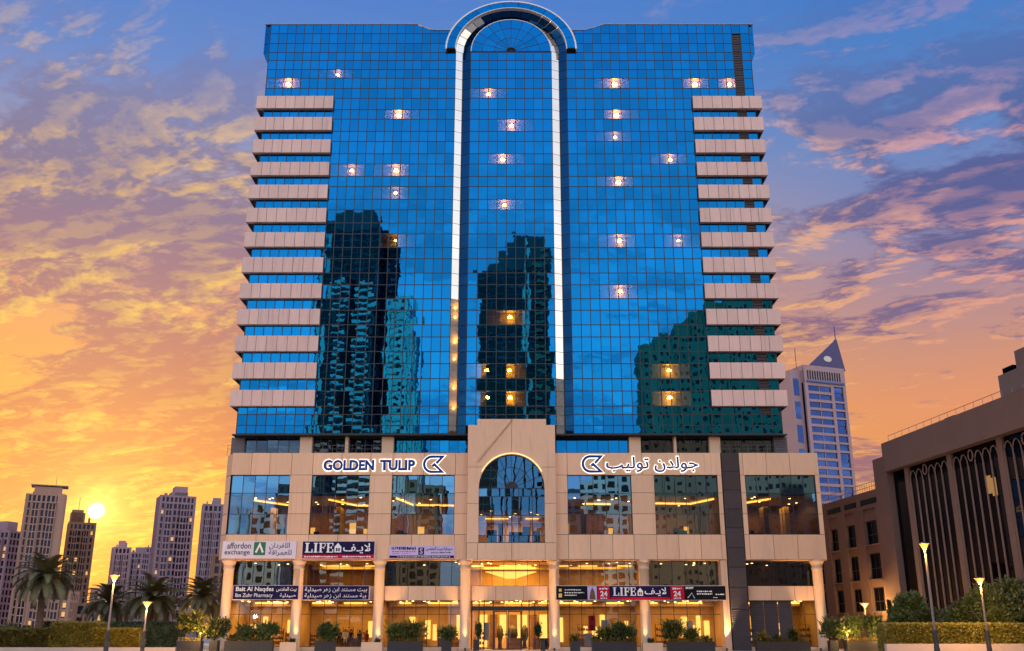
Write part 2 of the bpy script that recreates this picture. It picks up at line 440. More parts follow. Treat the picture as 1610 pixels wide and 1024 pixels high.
xbL = X(530.5, 155, YT); xbR = X(1083, 155, YT)
ibL = min(range(nL + 1), key=lambda i: abs(colsL[i] - xbL)); ibR = min(range(nR_ + 1), key=lambda i: abs(colsR[i] - xbR))
lit_px = [(452, 128, 1), (530, 118, .25), (626, 180, 1), (622, 263, .8), (552, 265, .5), (621, 302, .3), (768, 149, .6), (804, 197, .7), (790, 250, .7), (793, 319, .5),
          (967, 127, 1), (970, 180, 1), (968, 213, .35), (1055, 250, .5), (973, 284, .9), (975, 377, .7), (1068, 377, .3), (976, 453, .7), (1094, 127, 1), (1148, 128, .7),
          (802, 492, .8), (765, 578, .6), (801, 578, .6), (766, 630, .6), (802, 630, .8), (1053, 574, .8), (1055, 632, .9), (621, 377, .2)]
idark = min(range(nR_), key=lambda i: abs((colsR[i] + colsR[i + 1]) / 2 - X(1156, 100, YT)))
lit_cells = {}
litinfo = []
for (px, py, st) in lit_px:
    x, z = P(px, py, YT)
    for w, cols in (('L', colsL), ('C', colsC), ('R', colsR)):
        if cols[0] < x < cols[-1]:
            i = max(k for k in range(len(cols) - 1) if cols[k] <= x)
            r = max(k for k in range(len(rows) - 1) if rows[k] >= z)
            j = i + 1 if (x - cols[i]) > .5 * (cols[i + 1] - cols[i]) and i + 2 < len(cols) else i - 1
            j = max(0, j)
            i, j = min(i, j), max(i, j)
            zl = rows[r + 1] * .35 + rows[r] * .65
            i, j = max(0, i - 1), min(len(cols) - 2, j + 1)
            r0 = r
            if w == 'L' and r >= 8 and i < ibL: i = ibL
            if w == 'R' and r >= 8 and j >= ibR: j = ibR - 1
            if w == 'R' and r < 8: j = min(j, idark - 1) if i < idark else j
            for ii in range(i, j + 1):
                for r_ in range(r0, r + 1): lit_cells[(w, ii, r_)] = st
            litinfo.append((cols[i], cols[j + 1], rows[r + 1], rows[r0], x, zl, st))
mass = MB(); singles = []
def pane_geo(mb, xa, xb, za0, za1, zb0, zb1, y):
    """pane with tiny tilt, closed box 3 cm thick; z limits at left (za) and right (zb)"""
    t1, t2, t3 = rng.normal(0, .0008, 3)
    e = .03
    fr = [(xa + e, y + t1 - t2, za0 + e), (xb - e, y - t1 - t2, zb0 + e), (xb - e, y - t1 + t2, zb1 - e), (xa + e, y + t1 + t2, za1 - e)]
    n = len(mb.v); mb.v += fr + [(a, q + .03, c) for a, q, c in fr]
    mb.f += [tuple(n + i for i in q) for q in ((0, 1, 2, 3), (7, 6, 5, 4), (0, 4, 5, 1), (1, 5, 6, 2), (2, 6, 7, 3), (3, 7, 4, 0))]
cand = []
for w, cols in (('L', colsL), ('C', colsC), ('R', colsR)):
    for r in range(len(rows) - 1):
        z1, z0 = rows[r], rows[r + 1]
        if w == 'C' and z1 > ZSP + .05: continue
        if w == 'C' and z1 < Z(664, YT): continue
        isband = 8 <= r < 8 + 26 and (r - 8) % 2 == 0
        for i in range(len(cols) - 1):
            xa, xb = cols[i], cols[i + 1]
            if isband and ((w == 'L' and i < ibL) or (w == 'R' and i >= ibR)): continue
            if w == 'R' and i == idark and r >= 1 and r < 34: continue
            za1, zb1 = (z1, z1) if r else (ztop(xa), ztop(xb))
            cand.append((w, i, r, xa, xb, z0, za1, zb1))
low = sorted([c for c in cand if (c[0], c[1], c[2]) not in lit_cells], key=lambda c: (-c[2], abs(c[3])))
keep = set((c[0], c[1], c[2]) for c in low[:262])
for (w, i, r, xa, xb, z0, za1, zb1) in cand:
    if (w, i, r) in lit_cells:
        q = MB(); pane_geo(q, xa, xb, z0, za1, z0, zb1, YT); q.v = q.v[:4]; q.f = q.f[:1]; q.build('pane', M_litglass, hotel)
    elif (w, i, r) in keep:
        q = MB(); pane_geo(q, xa, xb, z0, za1, z0, zb1, YT); q.build('pane', M_glass, hotel)
    else: pane_geo(mass, xa, xb, z0, za1, z0, zb1, YT)
o = mass.build('glass_panes', M_glass, hotel); o['kind'] = 'stuff'
# lit hotel rooms behind those panes
for (xa, xb, z0, z1, lx, lz, st) in litinfo:
    q = MB(); y0, y1 = YT + .05, YT + 1.0; a0, a1 = xa, xb
    q.quad((a0, y1, z0), (a1, y1, z0), (a1, y1, z1), (a0, y1, z1)).quad((a0, y0, z0), (a1, y0, z0), (a1, y1, z0), (a0, y1, z0))
    q.quad((a0, y0, z1), (a0, y1, z1), (a1, y1, z1), (a1, y0, z1)).quad((a0, y0, z0), (a0, y1, z0), (a0, y1, z1), (a0, y0, z1)).quad((a1, y0, z0), (a1, y0, z1), (a1, y1, z1), (a1, y1, z0))
    q.build('lit_room', M_rwall, hotel)
    rr = .21 * math.sqrt(st)
    zz = lz
    ml = MB().lathe([(.01, zz - rr * .7), (rr * 1.3, zz - rr * .5), (rr * 1.1, zz), (rr * .7, zz + rr * .6), (.01, zz + rr * .62)], lx, YT + .52, 12); ml.smooth = True
    ml.build('room_lamp', E_room, hotel)
# mullions and transoms
for cols, w in ((colsL, 'L'), (colsR, 'R'), (colsC, 'C')):
    for x in cols:
        zt = ztop(x) if w != 'C' else ZSP
        zb = ZB if w != 'C' else Z(672, YT)
        block('mullion', M_mull, hotel, x - .045, x + .045, YT - .035, YT + .06, zb, zt)
for r, z in enumerate(rows):
    hb = .045 if r else .03
    if r:
        block('transom', M_mull, hotel, XL, XC - A_gro, YT - .028, YT + .055, z - hb, z + hb)
        block('transom', M_mull, hotel, XC + A_gro, XR, YT - .028, YT + .055, z - hb, z + hb)
    if z < ZSP + .3 and z > Z(672, YT): block('transom', M_mull, hotel, XC - A_in, XC + A_in, YT - .028, YT + .055, min(z, ZSP) - hb, min(z, ZSP) + hb)
# parapet trim following the roof line
for pa, pb_ in (((XL - .75, ZTOP), (xs1, ZTOP)), ((xs1, ZTOP), (xs2, zlow)), ((xs2, zlow), (XC - A_out + .6, zlow)), ((XC + A_out - .6, zlow), (xs3, zlow)), ((xs3, zlow), (xs4, ZTOP)), ((xs4, ZTOP), (XR + .6, ZTOP))):
    MB().prism([(pa[0], pa[1] + .005), (pb_[0], pb_[1] + .005), (pb_[0], pb_[1] + .09), (pa[0], pa[1] + .09)], YT - .08, YT + .5).build('parapet_trim', mat('parapet_metal', (.30, .36, .44), .4), hotel)
# dark louvre column in the right wing
zz0, zz1 = rows[34], rows[1]
xa, xb = colsR[idark] + .05, colsR[idark + 1] - .05
part('louvre_backing', M_dark, hotel, xa, xb, YT + .12, YT + .3, zz0, zz1)
z = zz0 + .1
lv = MB()
while z < zz1 - .3: lv.box(xa, xb, YT + .0, YT + .1, z, z + .26); z += .33
lv.build('louvre', M_brown, hotel)
# crown corners, tower sides, back and roof; depth lengthened to shade the right building
zc0, zc1 = Z(82.5, YT), Z(97, YT)
for sgn, x0 in ((-1, XL), (1, XR)):
    xo = x0 + sgn * (.76 if sgn < 0 else .62); xi = x0 + sgn * .02
    cr = MB()
    zr = [ZTOP, Z(53, YT), Z(68.5, YT), zc0]
    for i in range(3):
        cr.quad(*( [(xo, YT + .35, zr[i + 1] + .04), (xi, YT, zr[i + 1] + .04), (xi, YT, zr[i] - .04), (xo, YT + .35, zr[i] - .04)][::1 if sgn < 0 else -1]))
        cr.quad(*([(xo, YT + 52, zr[i + 1] + .04), (xo, YT + .36, zr[i + 1] + .04), (xo, YT + .36, zr[i] - .04), (xo, YT + 52, zr[i] - .04)][::1 if sgn < 0 else -1]))
    cr.quad(*([(x0 + sgn * .1, YT + .5, zc1), (xi, YT + .02, zc1), (xi, YT + .02, zc0), (xo, YT + .35, zc0)][::1 if sgn < 0 else -1]))
    cr.quad(*([(x0 + sgn * .1, YT + 52, zc1), (x0 + sgn * .1, YT + .5, zc1), (xo, YT + .35, zc0), (xo, YT + 52, zc0)][::1 if sgn < 0 else -1]))
    cr.build('crown_corner', M_glass, hotel)
    sd_ = MB(); bars = MB(); ys = np.linspace(YT + .5, YT + 52, 36)
    zs = [zc1] + [z for z in rows if z < zc1 - .1]
    for i in range(len(zs) - 1):
        sd_.quad(*([(x0 + sgn * .1, YT + .5, zs[i + 1]), (xi, YT + .02, zs[i + 1]), (xi, YT + .02, zs[i]), (x0 + sgn * .1, YT + .5, zs[i])][::1 if sgn < 0 else -1]))
        bars.box(x0 + sgn * .1 - .03, x0 + sgn * .1 + .03, YT + .5, YT + 52, zs[i] - .045, zs[i] + .045)
        for j in range(35):
            sd_.quad(*([(x0 + sgn * .1, ys[j + 1], zs[i + 1]), (x0 + sgn * .1, ys[j], zs[i + 1]), (x0 + sgn * .1, ys[j], zs[i]), (x0 + sgn * .1, ys[j + 1], zs[i])][::1 if sgn < 0 else -1]))
    sd_.build('side_glazing', M_glass, hotel)
    for y in ys: bars.box(x0 + sgn * .1 - .035, x0 + sgn * .1 + .035, y - .045, y + .045, ZB, zc1)
    bars.build('side_mullions', M_mull, hotel)['kind'] = 'stuff'
part('roof_slab', M_conc, hotel, XL - .3, XR + .3, YT + .5, YT + 52, ZTOP - 1.4, ZTOP - .9)
part('rear_wall', M_conc, hotel, XL - .1, XR + .1, YT + 52, YT + 52.4, 0, ZTOP)
part('core_wall', M_dark, hotel, XL + .4, XR - .4, YT + 6.2, YT + 51, ZB + .1, ZTOP - 1.5)
part('tower_soffit', M_dark, hotel, XL - .35, XR + .35, YT - .05, YT + 51, ZB - .22, ZB - .03)
block('soffit_edge', M_mull, hotel, XL - .4, XR + .45, YT - .12, YT - .054, ZB - .2, ZB - .05)
# pale cladding bands with their panels
bL0, bR1 = X(404, 155, YT - .5), X(1197, 155, YT - .5)
for i, z in enumerate(bz):
    nx = bz[i + 1] if i < 12 else z - 3.02
    h = (z - nx) * .575
    for sgn, x0, x1, n in ((-1, bL0, colsL[ibL] + .05, 8), (1, colsR[ibR] - .05, bR1, 7)):
        y0 = YT - .5
        bd = part('spandrel_band', M_pinkj, hotel, x0 + .03, x1 - .03, y0 + .03, YT + .02, z - h + .03, z - .03)
        ex = np.linspace(x0, x1, n + 1)
        if sgn < 0: ex[1] = x0 + 1.28
        else: ex[-2] = x1 - 1.45
        for k in range(n): block('cladding_panel', M_pink, bd, ex[k] + .025, ex[k + 1] - .025, y0, y0 + .06, z - h, z)
        xe = x0 if sgn < 0 else x1
        block('side_return', M_pink, bd, xe - .03 if sgn < 0 else xe - .03, xe + .03, y0 + .062, YT + 9, z - h, z)
        block('band_soffit', M_pink, bd, x0 + .05, x1 - .05, y0 + .07, YT - .01, z - h - .02, z - h + .025)
# the arch: grooves either side of the centre bay
yv = YT + .45
M_dimrefl = glass('dim_reflection_glass', (.006, .045, .13), 0, .95, wav=.0019)  # tint darkened to imitate the dim reflection on facets facing left
def facet(xa, ya, xb, yb, z0, z1, m, name):
    e = .025; q = MB()
    q.quad((xa, ya, z0 + e), (xb, yb, z0 + e), (xb, yb, z1 - e), (xa, ya, z1 - e))
    if m is not M_gold: q.quad((xb, yb + .04, z0 + e), (xa, ya + .04, z0 + e), (xa, ya + .04, z1 - e), (xb, yb + .04, z1 - e))
    q.build(name, m, hotel)
M_gold = glass('lit_reveal_glass', (.5, .5, .5), .92, .16, wav=.02, wscale=1.2)
rr = [ZSP] + [z for z in rows if z < ZSP - .2]
for i in range(len(rr) - 1):
    z1, z0 = rr[i], rr[i + 1]
    lowL = z1 < Z(462, YT); lowR = z1 < Z(592, YT)
    facet(XC - A_gro, YT, XC - A_val, yv, z0, z1, M_gold if lowL else M_brightrefl, 'reveal_panel')
    facet(XC - A_val, yv, XC - A_in, YT, z0, z1, M_dimrefl, 'reveal_panel')
    facet(XC + A_in, YT, XC + A_val, yv, z0, z1, M_gold if lowR else M_brightrefl, 'reveal_panel')
    facet(XC + A_val, yv, XC + A_gro, YT, z0, z1, M_dimrefl, 'reveal_panel')
for xa_, xb_ in ((XC - A_gro, XC - A_val), (XC - A_val, XC - A_in), (XC + A_in, XC + A_val), (XC + A_val, XC + A_gro)):
    pass
for sx in (-1, 1):
    part('reveal_backing', M_mull, hotel, XC + sx * A_val - 1.0, XC + sx * A_val + 1.0, yv + 1.6, yv + 1.7, ZB, ZSP)
# added lamps and walls imitate the warm reflection in the low reveal panels
for sx, ylist in ((-1, (481, 496, 535, 562, 608, 640)), ):
    for yy in ylist:
        zz = Z(yy, yv)
        xm = XC + (-(A_gro + A_val) / 2 if sx < 0 else (A_in + A_val) / 2)
        MB().lathe([(.02, zz - .2), (.2, zz), (.02, zz + .2)], xm, YT + 1.15, 8).build('added_reveal_lamp', mat('added_reveal_lamp', (1, .8, .4), emit=(1, .58, .12), es=3.5 if sx < 0 else .2), hotel)
        if sx < 0:
            ld = bpy.data.lights.new('added_reveal_light', 'POINT'); ld.energy = random.uniform(25, 70); ld.color = (1, .52, .10); ld.shadow_soft_size = .2
            lo = bpy.data.objects.new('added_reveal_light', ld); COL.objects.link(lo); lo.parent = hotel; lo.location = (xm + .1, YT + 1.12, zz + .35)
part('added_reveal_wall', M_revealglow, hotel, XC - A_gro - .2, XC - A_val + .1, YT + 1.5, YT + 1.58, ZB, Z(460, YT))  # added gold backing, stands for the warm reflection in the facets
part('added_reveal_wall', M_rwall, hotel, XC + A_in - .1, XC + A_val + .1, YT + 1.5, YT + 1.58, ZB, Z(590, YT))
for sx in (-1, 1):
    a0, a1 = XC + sx * A_val - .05, XC + sx * A_val + .05
    block('mullion', M_mull, hotel, a0, a1, yv - .06, yv - .02, ZB, ZSP)
# arch head
nseg = 16
for k in range(nseg):
    t0, t1 = math.pi * k / nseg, math.pi * (k + 1) / nseg; e = .006
    def seg(a0, k0, y0, a1, k1, y1, m, name):
        q = MB(); c0 = ell(a0, k0, t0 + e); c1 = ell(a0, k0, t1 - e); c2 = ell(a1, k1, t1 - e); c3 = ell(a1, k1, t0 + e)
        q.quad((c0[0], y0, c0[1]), (c1[0], y0, c1[1]), (c2[0], y1, c2[1]), (c3[0], y1, c3[1])).build(name, m, hotel)
    tm = math.degrees((t0 + t1) / 2)
    kv = (kgo + kin) / 2
    seg(A_gro, kgo, YT, A_val, kv, yv, M_brightrefl if tm > 128 else M_dimrefl, 'arch_reveal_panel')
    seg(A_val, kv, yv, A_in, kin, YT, M_brightrefl if tm < 62 else M_dimrefl, 'arch_reveal_panel')
t_lo = math.asin(min(.99, (Z(79.5, YT) - ZSP) / (A_out * kz)))
t_lo = 0.02
N2 = 13
for k in range(N2):
    t0 = t_lo + (math.pi - 2 * t_lo) * k / N2; t1 = t_lo + (math.pi - 2 * t_lo) * (k + 1) / N2; e = .004
    def pt(a, kk, t): return ell(a, kk, t)
    ring = [pt(A_gro + .03, kgo, t0 + e), pt(A_out - .12, kz, t0 + e), pt(A_out - .12, kz, (t0 + t1) / 2), pt(A_out - .12, kz, t1 - e), pt(A_gro + .03, kgo, t1 - e), pt(A_gro + .03, kgo, (t0 + t1) / 2)]
    MB().prism(ring, YT - .55, YT - .5).build('arch_ring_panel', M_glass, hotel)
ts = np.linspace(0, math.pi, 41)
def arcband(a0, k0, a1, k1, y0, y1, m, name, t_=ts):
    q = MB()
    for i in range(len(t_) - 1):
        c = [ell(a0, k0, t_[i]), ell(a1, k1, t_[i]), ell(a1, k1, t_[i + 1]), ell(a0, k0, t_[i + 1])]
        n = len(q.v); q.v += [(x, y0, z) for x, z in c] + [(x, y1, z) for x, z in c]
        q.f += [tuple(n + j for j in f_) for f_ in ((0, 1, 2, 3), (7, 6, 5, 4), (1, 5, 6, 2), (3, 7, 4, 0))]
        if i == 0: q.f.append((n, n + 4, n + 5, n + 1))
        if i == len(t_) - 2: q.f.append((n + 3, n + 2, n + 6, n + 7))
    return q.build(name, m, hotel)
arcband(A_gro, kgo, A_out - .06, kz, YT - .495, YT + 6, M_dark, 'arch_ring')
arcband(A_out - .115, kz, A_out + .07, kz, YT - .6, YT + 6, M_white, 'arch_rim')
arcband(A_gro - .02, kgo, A_gro + .06, kgo, YT - .58, YT - .02, M_white, 'arch_rim')
# fan light of the centre bay
fan = MB(); n = 24
for ring_, (f0, f1) in enumerate(((.12, .42), (.42, .72), (.72, 1.0))):
    ns = 10
    for k in range(ns):
        t0, t1 = math.pi * k / ns + .01, math.pi * (k + 1) / ns - .01
        c = [ell(A_in * f0 + .02, kin, t0), ell(A_in * f1 - .02, kin, t0), ell(A_in * f1 - .02, kin, (t0 + t1) / 2), ell(A_in * f1 - .02, kin, t1), ell(A_in * f0 + .02, kin, t1)]
        MB().prism(c, YT, YT + .03).build('fan_pane', M_glass, hotel)
for k in range(11):
    t = math.pi * k / 10; c0 = ell(A_in * .1, kin, t); c1 = ell(A_in, kin, t)
    MB().tube([(c0[0], YT, c0[1]), (c1[0], YT, c1[1])], .035, 5).build('fan_bar', M_mull, hotel)
for f0 in (.12, .42, .72):
    t_ = np.linspace(0, math.pi, 19)
    MB().tube([(ell(A_in * f0, kin, t)[0], YT, ell(A_in * f0, kin, t)[1]) for t in t_], .035, 5).build('fan_ring', M_mull, hotel)
arcband(A_in * .01, kin, A_in, kin, YT + .06, YT + .1, M_dark, 'fan_backing')
arcband(A_in - .05, kin, A_in + .03, kin, YT - .04, YT + .02, M_white, 'fan_trim')

# ------------------------------------------------------------------ podium
zt, zw1, zwa, zwb, zw0, zb = Z(712), Z(747), Z(775), Z(808), Z(840.5), Z(880)
zm1, zm0, zg1, zg0 = Z(882), Z(921), Z(943.5), .42
YG = 1.5
def XU(x): return X(x, 747)
def XG(x): return X(x, 900)
PX0, PX1 = XU(363), XU(1288)
wins = [(363.8, 456.5, 5), (491, 581.5, 5), (617, 715, 5), (892, 992, 5), (1028, 1127.5, 6), (1171, 1281, 6)]
# openings in the stone: everything that is not a window or the louvre strip becomes panels
def panel(x0, x1, z0, z1, y=0.0, m=None, g=.022):
    block('stone_panel', m or M_stone, hotel, x0 + g, x1 - g, y, y + .14, z0 + g, z1 - g)
segsx = {'cornice': [[363, 394, 423, 457.5, 491, 536, 582, 617, 666, 716, 735], [873, 892, 950, 1010, 1070, 1134.5], [1163.5, 1169, 1206, 1243, 1288]]}
for run in segsx['cornice']:
    for a, c in zip(run, run[1:]): panel(XU(a), XU(c), zw1, zt)
for a, c in ((456.5, 491), (581.5, 617), (715, 735), (873, 892), (992, 1028), (1127.5, 1134.5), (1163.5, 1171), (1281, 1288)):
    for z1, z0 in ((zw1, zwa), (zwa, zwb), (zwb, zw0)): panel(XU(a), XU(c), z0, z1)
for run in ([363, 410, 457, 491, 536, 581.5, 617, 650, 684, 716, 735], [873, 892, 926, 960, 993, 1028, 1062, 1096, 1127.5, 1134.5], [1163.5, 1171, 1208, 1245, 1288]):
    for a, c in zip(run, run[1:]): panel(XU(a), XU(c), zb, zw0)
# dark backing behind the panel joints, per solid zone
for a, c in ((363, 735), (873, 1134.5), (1163.5, 1288)):
    part('wall_backing', M_joint, hotel, XU(a), XU(c), .08, .5, zw1, zt - .02)
    part('wall_backing', M_joint, hotel, XU(a), XU(c), .08, .5, zb + .02, zw0)
for a, c in ((456.5, 491), (581.5, 617), (715, 735), (873, 892), (992, 1028), (1127.5, 1134.5), (1163.5, 1171), (1281, 1288)):
    part('pier_backing', M_joint, hotel, XU(a) + .03, XU(c) - .03, .06, .9, zw0, zw1)
part('beam_soffit', M_stone, hotel, PX0, PX1, .15, YG + .3, zb - .05, zb + .015)
part('podium_roof', M_conc, hotel, PX0, PX1, .5, 60, zt - .35, zt - .15)  # unseen depth lengthened so the podium keeps sun off the right building
part('podium_rear', M_conc, hotel, PX0, PX1, 60, 60.3, 0, zt - .2)
# splayed left return and right side wall
xr0 = XU(349.5)
for z1, z0 in ((zt - .1, zw1), (zw1, zwa), (zwa, zwb), (zwb, zw0), (zw0, zb)):
    q = MB(); e = .025
    q.quad((xr0, 1.4, z0 + e), (PX0, .02, z0 + e), (PX0, .02, z1 - e), (xr0, 1.4, z1 - e)).build('return_panel', M_stone, hotel)
q = MB()
for z1, z0 in ((zt - .1, zw1), (zw1, zwa), (zwa, zwb), (zwb, zw0), (zw0, zb)):
    q.quad((xr0, 60, z0), (xr0, 1.42, z0), (xr0, 1.42, z1), (xr0, 60, z1))
    q.quad((PX1, .1, z0), (PX1, 60, z0), (PX1, 60, z1), (PX1, .1, z1))
q.quad((xr0, 60, 0), (xr0, 3, 0), (xr0, 3, zb), (xr0, 60, zb)); q.quad((PX1, 3, 0), (PX1, 60, 0), (PX1, 60, zb), (PX1, 3, zb))
q.build('side_wall', M_stone, hotel)
q = MB(); q.quad((xr0, 1.4, zt - .1), (PX0, .02, zt - .1), (PX0, 60, zt - .1), (xr0, 60, zt - .1)); q.quad((xr0, 1.4, zb), (xr0, 60, zb), (PX0, 24, zb), (PX0, .02, zb)); q.build('return_cap', M_stone, hotel)
def window(name, x0, x1, z0, z1, y, ncol, rowz, m, mtop=None, fw=.05, parent=hotel):
    fr = MB()
    fr.box(x0, x1, y - .05, y + .05, z0, z0 + fw).box(x0, x1, y - .05, y + .05, z1 - fw, z1)
    ex = np.linspace(x0, x1, ncol + 1); ez = [z1] + list(rowz) + [z0]
    for i, x in enumerate(ex):
        xx = min(max(x, x0 + fw / 2), x1 - fw / 2); fr.box(xx - fw / 2, xx + fw / 2, y - .045, y + .045, z0 + fw, z1 - fw)
    for z in rowz: fr.box(x0 + .01, x1 - .01, y - .04, y + .04, z - fw / 2, z + fw / 2)
    w_ = fr.build(name, M_mull, parent)
    for r_ in range(len(ez) - 1):
        for i in range(ncol):
            t1, t2 = rng.normal(0, .003, 2); q = MB(); e = .02
            xa, xb, za, zc = ex[i] + e, ex[i + 1] - e, ez[r_ + 1] + e, ez[r_] - e
            q.quad((xa, y + t1 - t2, za), (xb, y - t1 - t2, za), (xb, y - t1 + t2, zc), (xa, y + t1 + t2, zc))
            q.build('pane', mtop if (mtop and r_ == 0) else m, w_)
    return w_
YW = .32
for a, c, n in wins:
    window('window', XU(a), XU(c), zw0, zw1, YW, n, (zwa, zwb), M_win2, M_win2t)
# first-floor rooms behind the windows
def downlights(x0, x1, y0, y1, z, n, m=None, r=.11):
    for k in range(n):
        x = random.uniform(x0 + .5, x1 - .5); y = random.uniform(y0 + .6, y1 - .5)
        MB().lathe([(r, z - .03), (r, z)], x, y, 8).build('downlight', m or E_down, hotel)
def room(x0, x1, y0, y1, z0, z1, nd=8, wall=M_beam, cove=True, ceil=M_ceil):
    q = MB(); q.quad((x0, y1, z0), (x1, y1, z0), (x1, y1, z1), (x0, y1, z1))
    q.quad((x0, y0, z0), (x0, y1, z0), (x0, y1, z1), (x0, y0, z1)).quad((x1, y1, z0), (x1, y0, z0), (x1, y0, z1), (x1, y1, z1)).build('interior_wall', wall, hotel)
    MB().quad((x0, y0, z1), (x0, y1, z1), (x1, y1, z1), (x1, y0, z1)).build('interior_ceiling', ceil, hotel)
    MB().quad((x0, y0, z0), (x1, y0, z0), (x1, y1, z0), (x0, y1, z0)).build('interior_floor', M_floor, hotel)
    downlights(x0, x1, y0, y1, z1 - .005, nd)
    if cove:
        xq = x0 + random.uniform(.3, 1.6)
        while xq < x1 - 1.2:
            xl = min(x1 - .3, xq + random.uniform(1.2, 3.6)); part('cove_light', E_cove, hotel, xq, xl, y1 - 1.6, y1 - 1.50, z1 - .16, z1 - .08); xq = xl + random.uniform(.5, 2.2)
        part('ceiling_tray', M_ceil, hotel, x0 + .2, x1 - .2, y1 - 1.46, y1 - .05, z1 - .45, z1 - .05)
zc2 = Z(779)
for (a, c) in ((363.8, 733), (875, 1132), (1166, 1286)):
    x0, x1 = XU(a) + .1, XU(c) - .1
    room(x0, x1, YW + .25, 9, zw0 - .5, zc2, nd=int((x1 - x0) * 1.0), wall=M_wood, cove=False)
    part('ceiling_void', M_dark, hotel, x0, x1, YW + .2, YW + .3, zc2, zw1)
    ld = bpy.data.lights.new('ceiling_panel_light', 'AREA'); ld.shape = 'RECTANGLE'; ld.size = (x1 - x0) * .8; ld.size_y = 3; ld.color = (1, .50, .10); ld.energy = 48 * (x1 - x0)
    lo = bpy.data.objects.new('ceiling_panel_light', ld); COL.objects.link(lo); lo.parent = hotel; lo.location = ((x0 + x1) / 2, 6, zc2 - .55)
    k = 0
    x = x0 + .8
    while x < x1 - 1:
        w_ = random.uniform(.5, 1.6); hh = random.uniform(1.0, 2.0)
        kind = random.random()
        if kind < .35: part('interior_column', M_wood if random.random() < .6 else M_beam, hotel, x, x + .5, 5 + random.uniform(-1.5, 2.5), 6.0 + random.uniform(0, 2), zw0 - .45, zc2 - .5)
        elif kind < .7:
            bx = MB(); yy = random.uniform(.9, 3)
            bx.box(x, x + w_, yy, yy + .6, zw0 - .45, zw0 - .45 + hh * .55).box(x + .05, x + w_ * .5, yy + .6, yy + .75, zw0 - .4, zw0 + hh * .45); bx.build('lounge_seat', M_furn, hotel)
        else:
            part('lit_picture', E_strip, hotel, x, x + random.uniform(.3, .8), 8.8, 8.9, zw0 + .9, zw0 + random.uniform(1.3, 2.2))
        x += w_ + random.uniform(.3, 1.2)
# slanted bright cove strips of the first floor ceilings
for (xa, ya, xb, yb) in ((390, 3, 440, 8), (512, 2.5, 545, 7.5), (545, 7.5, 580, 7.7), (622, 1.5, 640, 7), (645, 7, 714, 7.6), (928, 6, 968, 6.3), (1030, 5.5, 1100, 6), (1100, 6, 1126, 2), (1172, 7, 1216, 2)):
    x0, x1 = XU(xa), XU(xb)
    MB().tube([(x0, ya, zc2 - .12), (x1, yb, zc2 - .12)], .09, 6).build('ceiling_strip_light', E_cove, hotel)

# entrance portal with the arched window
pX0, pX1 = X(735, 747, -.6), X(873.5, 747, -.6); YP = -.6
pz_top, pz_sh = Z(659, YP), Z(668.5, YP); px_s0, px_s1 = X(750.5, 668, YP), X(858.5, 668, YP)
ax0, ax1 = X(752.5, 790, YP), X(856.5, 790, YP); axc = (ax0 + ax1) / 2; ar = (ax1 - ax0) / 2
az_sp = Z(767, YP); az_top = Z(714.5, YP); az_bot = Z(853.5, YP); akz = (az_top - az_sp) / ar
pzb = Z(880, YP)
T_ = 24
arc = [(axc + ar * math.cos(math.pi * k / T_), az_sp + ar * akz * math.sin(math.pi * k / T_)) for k in range(T_ + 1)]   # right to left
def portal_piece(poly, m=M_stone): MB().prism(poly, YP, .45).build('portal_panel', m, hotel)
zj1, zj2 = Z(734.5, YP), Z(791.8, YP); e = .02
def cut_arc(zlo, zhi, right):
    pts = [p_ for p_ in arc if zlo - 1e-6 <= p_[1] <= zhi + 1e-6 and ((p_[0] >= axc - 1e-6) if right else (p_[0] <= axc + 1e-6))]
    return pts
def arc_x(z, right):
    s_ = math.sqrt(max(0, 1 - ((z - az_sp) / (ar * akz)) ** 2)); return axc + (ar if right else -ar) * s_
# head stones left and right of the centre joint
rp = [(axc + e, az_top + .0)] + [(axc + e, pz_top), (px_s1, pz_top), (px_s1, pz_sh), (pX1, pz_sh), (pX1, zj1 + e), (arc_x(zj1 + e, True), zj1 + e)] + cut_arc(zj1 + e, az_top, True)[:-1]
portal_piece(rp[::-1])
lp = [(axc - e, az_top)] + cut_arc(zj1 + e, az_top, False)[1:] + [(arc_x(zj1 + e, False), zj1 + e), (pX0, zj1 + e), (pX0, pz_sh), (px_s0, pz_sh), (px_s0, pz_top), (axc - e, pz_top)]
portal_piece(lp[::-1])
rp = [(pX1, zj2 + e), (pX1, zj1 - e), (arc_x(zj1 - e, True), zj1 - e)] + cut_arc(az_sp, zj1 - e, True)[::-1] + [(ax1, zj2 + e)]
portal_piece(rp)
lp = [(ax0, zj2 + e)] + cut_arc(az_sp, zj1 - e, False)[::-1] + [(arc_x(zj1 - e, False), zj1 - e), (pX0, zj1 - e), (pX0, zj2 + e)]
portal_piece(lp)
zj3 = az_bot
for xa, xb in ((pX0, ax0), (ax1, pX1)): portal_piece([(xa, zj3 + e), (xb, zj3 + e), (xb, zj2 - e), (xa, zj2 - e)])
ex = [pX0, X(751, 850, YP), axc, X(857, 850, YP), pX1]
for xa, xb in zip(ex, ex[1:]): portal_piece([(xa + e, pzb), (xb - e, pzb), (xb - e, zj3 - e), (xa + e, zj3 - e)])
part('portal_backing', M_joint, hotel, pX0 + .03, ax0 - .03, YP + .05, .6, pzb + .02, zj1); part('portal_backing', M_joint, hotel, ax1 + .03, pX1 - .03, YP + .05, .6, pzb + .02, zj1)
part('portal_backing', M_joint, hotel, pX0 + .05, pX1 - .05, YP + .05, .6, pzb + .01, zj3 - .05)
part('portal_soffit', M_stone, hotel, pX0, pX1, YP + .02, .14, pzb - .04, pzb - .003)
q = MB(); q.box(px_s0, px_s1, .46, 2.0, zt, pz_top - .02); q.build('portal_rear', M_stone, hotel)
